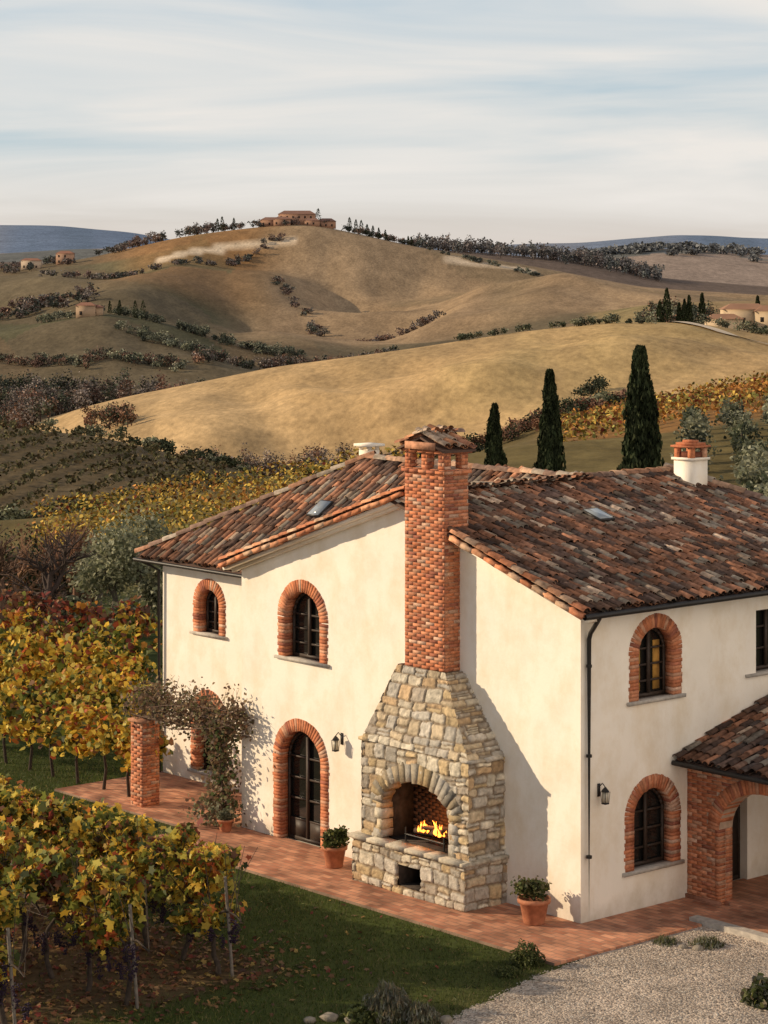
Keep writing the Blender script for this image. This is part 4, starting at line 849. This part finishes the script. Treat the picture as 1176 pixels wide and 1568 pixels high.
# ---- potted plants and shrubs
def potted(x,y,h,r,ph,pr,P=GRN,base=.05):
    X,Y,_=w(x,y);grp=group('potted_plant',(X,Y,base));g=Geo();g.lathe([(0,0),(r*.62,0),(r*.68,.02),(r*.93,h*.82),(r*1.06,h*.83),(r*1.08,h),(r*.93,h),(r*.88,h*.9),(0,h*.88)],(0,0,0),(.4,.2,.1),24);g.obj('clay_pot',M_pot,grp,smooth=True)
    g=Geo();crown(g,(0,0,h+ph*.42),pr,ph*.55,1500,.055,P,22,HEX);g.obj('shrub',M_leaf,grp)
    g=Geo()
    for k in range(7): g.tube([(0,0,h*.85),(random.gauss(0,pr*.4),random.gauss(0,pr*.4),h+ph*.6)],[.012,.005],(.1,.07,.05),4)
    g.obj('stems',M_wood,grp)
SH=[(.08,.10,.03),(.12,.13,.04),(.05,.065,.02)]
potted(-6.0,-.7,.42,.24,.36,.27,SH);potted(-.55,-.62,.46,.28,.36,.33,SH+[(.14,.12,.05)]);potted(-9.75,-.5,.26,.17,.2,.16,OLV)
def shrub(name,X,Y,h,r,P,n=1500,leaf=.06,tpl=NEED,st=None):
    g=Geo();c=rng.normal(size=(n,3));c/=np.linalg.norm(c,axis=1)[:,None];c[:,2]=np.abs(c[:,2]);c*=rng.uniform(.2,1,(n,1))**.6;k=1+.25*vn(c[:,0]*3,c[:,1]*3+c[:,2]*3,6)
    C=c*k[:,None]*A([r,r,h])+A([X,Y,.02]);g.leaves(C,rng.uniform(.7,1.4,n)*leaf,pal(P,n,.2),tpl,0,.2,st);g.obj(name,M_leaf)
shrub('box_shrub',2.42,41.6,.36,.3,SH);shrub('box_shrub',2.05,41.0,.12,.25,SH,500)
LV=[(.16,.17,.12),(.22,.22,.18),(.12,.12,.06),(.2,.16,.1)]
shrub('lavender_bush',.1,38.75,.5,.42,LV,2200,.10,BLADE*A([1,2.2]),(0,0,.8));shrub('lavender_bush',.6,38.5,.28,.3,LV,1200,.09,BLADE*A([1,2.2]),(0,0,.8));shrub('lavender_bush',6.1,39.4,.4,.35,SH+LV,1200,.09,HEX)
shrub('lavender_bush',-.35,38.6,.2,.3,SH,700,.07,HEX);shrub('grass_tuft',5.6,42.75,.14,.3,SH+LV,500,.09,BLADE*A([1,2.]),(0,0,.8));shrub('grass_tuft',4.9,42.9,.1,.25,SH+LV,300,.08,BLADE*A([1,2.]),(0,0,.8))
g=Geo()
for X,Y,r in ((-.85,38.6,.13),(-1.15,38.5,.09),(.95,38.5,.11),(-.5,38.5,.11),(5.15,42.6,.07),(5.4,42.5,.09)):
    k=rng.normal(size=(60,3));k/=np.linalg.norm(k,axis=1)[:,None];bm=bmesh.new()
    for p in k: bm.verts.new(tuple(p*A([r*1.2,r,r*.7])*random.uniform(.8,1.1)+A([X,Y,r*.3])))
    bmesh.ops.convex_hull(bm,input=bm.verts);bmesh.ops.delete(bm,geom=[v for v in bm.verts if not v.link_faces],context='VERTS');bmesh.ops.triangulate(bm,faces=bm.faces);bm.verts.index_update()
    g.add([v.co[:] for v in bm.verts],[[v.index for v in f.verts] for f in bm.faces],(.25,.215,.17));bm.free()
g.obj('edging_rocks',M_stone)
# ---- grass and leaf litter
n=150000;X=rng.uniform(-11,4.2,n);Y=rng.uniform(36.5,60,n);x,y=loc(X,Y)
eX=np.interp(Y,[e[1] for e in ed],[e[0] for e in ed]);so=(1-ss(-6.2,-5.2,y+.5*fbm(X,Y,5,3)))*(1-ss(-1.6,-.9,x+.4*fbm(X*.9,Y*.9,8,3)))
keep=(X<eX+.12*rng.normal(size=n))&((y<-2.14)|(x<-15.6)|((x<-10.5)&(y<-.95)))&(X/Y>-.19)&(rng.random(n)>so*.85);X,Y=X[keep],Y[keep];n=len(X)
cl_=.5+.5*fbm(X*1.1,Y*1.1,30,3);c=pal([(.06,.085,.016),(.09,.11,.022),(.04,.06,.013),(.17,.145,.06)],n,.2,[.38,.27,.2,.15])*(.7+.6*cl_)[:,None]
g=Geo();g.leaves(np.column_stack([X,Y,H(X,Y)+.02]),rng.uniform(.06,.12,n)*(.7+.6*cl_),c,BLADE*A([1,1.6]),0,.1,(0,0,.7));g.obj('lawn_grass',M_leaf)
n=10000;X=rng.uniform(-9,1,n);Y=rng.uniform(36.5,52,n);x,y=loc(X,Y);k=((y<-5.1+rng.normal(0,.35,n))&(x<-.8+rng.normal(0,.5,n)))|(rng.random(n)<.05)&(y<-2.2);X,Y=X[k],Y[k];n=len(X)
g=Geo();g.leaves(np.column_stack([X,Y,np.full(n,.035)]),rng.uniform(.06,.13,n),pal(BRN+[(.3,.17,.06),(.38,.26,.08),(.2,.12,.06)],n,.2),VL,1.5);g.obj('leaf_litter',M_leaf)
n=14000;X=rng.uniform(0,8,n);Y=rng.uniform(37.5,44,n);x,y=loc(X,Y);eX=np.interp(Y,[e[1] for e in ed],[e[0] for e in ed]);k=(X>eX-.1)&((y<-2.15)|(x>1.5))&(y<1.55);X,Y=X[k],Y[k];n=len(X)
g=Geo();r=rng.uniform(.008,.022,n)
O=A([(1,0,0),(0,1,0),(-1,0,0),(0,-1,0),(0,0,.7)]);V=(np.column_stack([X,Y,np.full(n,.014)])[:,None]+r[:,None,None]*(O[None]+rng.normal(0,.15,(n,5,3))));b_=np.arange(n)[:,None]*5
F=np.concatenate([b_+A([[0,1,4]]),b_+A([[1,2,4]]),b_+A([[2,3,4]]),b_+A([[3,0,4]])]);g.add(V.reshape(-1,3),F,np.repeat(pal([(.5,.45,.38),(.36,.31,.26),(.25,.21,.17)],n,.15),5,axis=0));g.obj('gravel_pebbles',M_stone)
# ------------------------------------------------------------------ light, sky, camera
SE=R(20);tr=Vector((.987*math.cos(SE),-.16*math.cos(SE),-math.sin(SE)))
sl=bpy.data.lights.new('sun','SUN');sl.energy=5.0;sl.angle=R(.6);sl.color=(1,.79,.54);so_=bpy.data.objects.new('sun',sl);so_.rotation_euler=tr.to_track_quat('-Z','Y').to_euler();link(so_)
wd=bpy.data.worlds.new('World');scene.world=wd;wd.use_nodes=True;nt=wd.node_tree;N=nt.nodes;L=nt.links
sk=N.new('ShaderNodeTexSky');sk.sky_type='NISHITA';sk.sun_disc=False;sk.sun_elevation=SE;sk.sun_rotation=R(279);sk.altitude=300;sk.dust_density=1.
tcn=N.new('ShaderNodeTexCoord');sx=N.new('ShaderNodeSeparateXYZ');L.new(tcn.outputs['Generated'],sx.inputs[0])
rp=N.new('ShaderNodeValToRGB');el=rp.color_ramp.elements;K=1/.12
def cset(e,c): e.color=(c[0],c[1],c[2],1)
el[0].position=0;cset(el[0],(.72,.63,.57));el[1].position=1;cset(el[1],(.18,.23,.32))
for p,c in ((.02,(.68,.65,.62)),(.04,(.53,.63,.69)),(.10,(.53,.63,.71)),(.3,(.25,.29,.35))): cset(el.new(p),c)
L.new(sx.outputs['Z'],rp.inputs[0])
sc=N.new('ShaderNodeVectorMath');sc.operation='SCALE';sc.inputs['Scale'].default_value=K;L.new(rp.outputs[0],sc.inputs[0])
m1=N.new('ShaderNodeMixRGB');m1.inputs[0].default_value=.88;L.new(sk.outputs[0],m1.inputs[1]);L.new(sc.outputs[0],m1.inputs[2])
mp=N.new('ShaderNodeMapping');mp.inputs['Scale'].default_value=(4,4,40);mp.inputs['Rotation'].default_value=(0,R(2.5),0);mp.inputs['Location'].default_value=(3,1,7.2);L.new(tcn.outputs['Generated'],mp.inputs[0])
no=N.new('ShaderNodeTexNoise');no.inputs['Scale'].default_value=1.;no.inputs['Detail'].default_value=7;no.inputs['Roughness'].default_value=.5;no.inputs['Distortion'].default_value=.6;L.new(mp.outputs[0],no.inputs[0])
cr=N.new('ShaderNodeValToRGB');cr.color_ramp.elements[0].position=.35;cr.color_ramp.elements[1].position=.66;L.new(no.outputs['Fac'],cr.inputs[0])
th_=N.new('ShaderNodeMapRange');th_.inputs['From Min'].default_value=.12;th_.inputs['From Max'].default_value=.35;th_.inputs['To Min'].default_value=1;th_.inputs['To Max'].default_value=.25;L.new(sx.outputs['Z'],th_.inputs[0])
mu=N.new('ShaderNodeMath');mu.operation='MULTIPLY';L.new(cr.outputs[0],mu.inputs[0]);L.new(th_.outputs[0],mu.inputs[1])
m2=N.new('ShaderNodeMixRGB');L.new(mu.outputs[0],m2.inputs[0]);L.new(m1.outputs[0],m2.inputs[1]);m2.inputs[2].default_value=(.85*K,.81*K,.76*K,1)
# unseen bright sky patch, added behind camera right to fill the shaded walls
dt=N.new('ShaderNodeVectorMath');dt.operation='DOT_PRODUCT';L.new(tcn.outputs['Generated'],dt.inputs[0]);dt.inputs[1].default_value=(.70,-.71,.0)
b1=N.new('ShaderNodeMapRange');b1.interpolation_type='SMOOTHSTEP';b1.inputs['From Min'].default_value=.3;b1.inputs['From Max'].default_value=.9;L.new(dt.outputs['Value'],b1.inputs[0])
m3=N.new('ShaderNodeMixRGB');L.new(b1.outputs[0],m3.inputs[0]);L.new(m2.outputs[0],m3.inputs[1]);m3.inputs[2].default_value=(1.3*K,1.12*K,.95*K,1)
L.new(m3.outputs[0],N['Background'].inputs[0]);N['Background'].inputs[1].default_value=.12
cd=bpy.data.cameras.new('camera');cam=bpy.data.objects.new('camera',cd);link(cam);cam.location=(0,0,CAMZ);cam.rotation_euler=(R(90),0,0)
cd.sensor_fit='VERTICAL';cd.sensor_height=36;cd.lens=86.95;cd.shift_y=-.2513;cd.clip_end=20000;cd.clip_start=.5
scene.camera=cam
scene.view_settings.view_transform='Standard';scene.view_settings.look='None';scene.view_settings.exposure=0
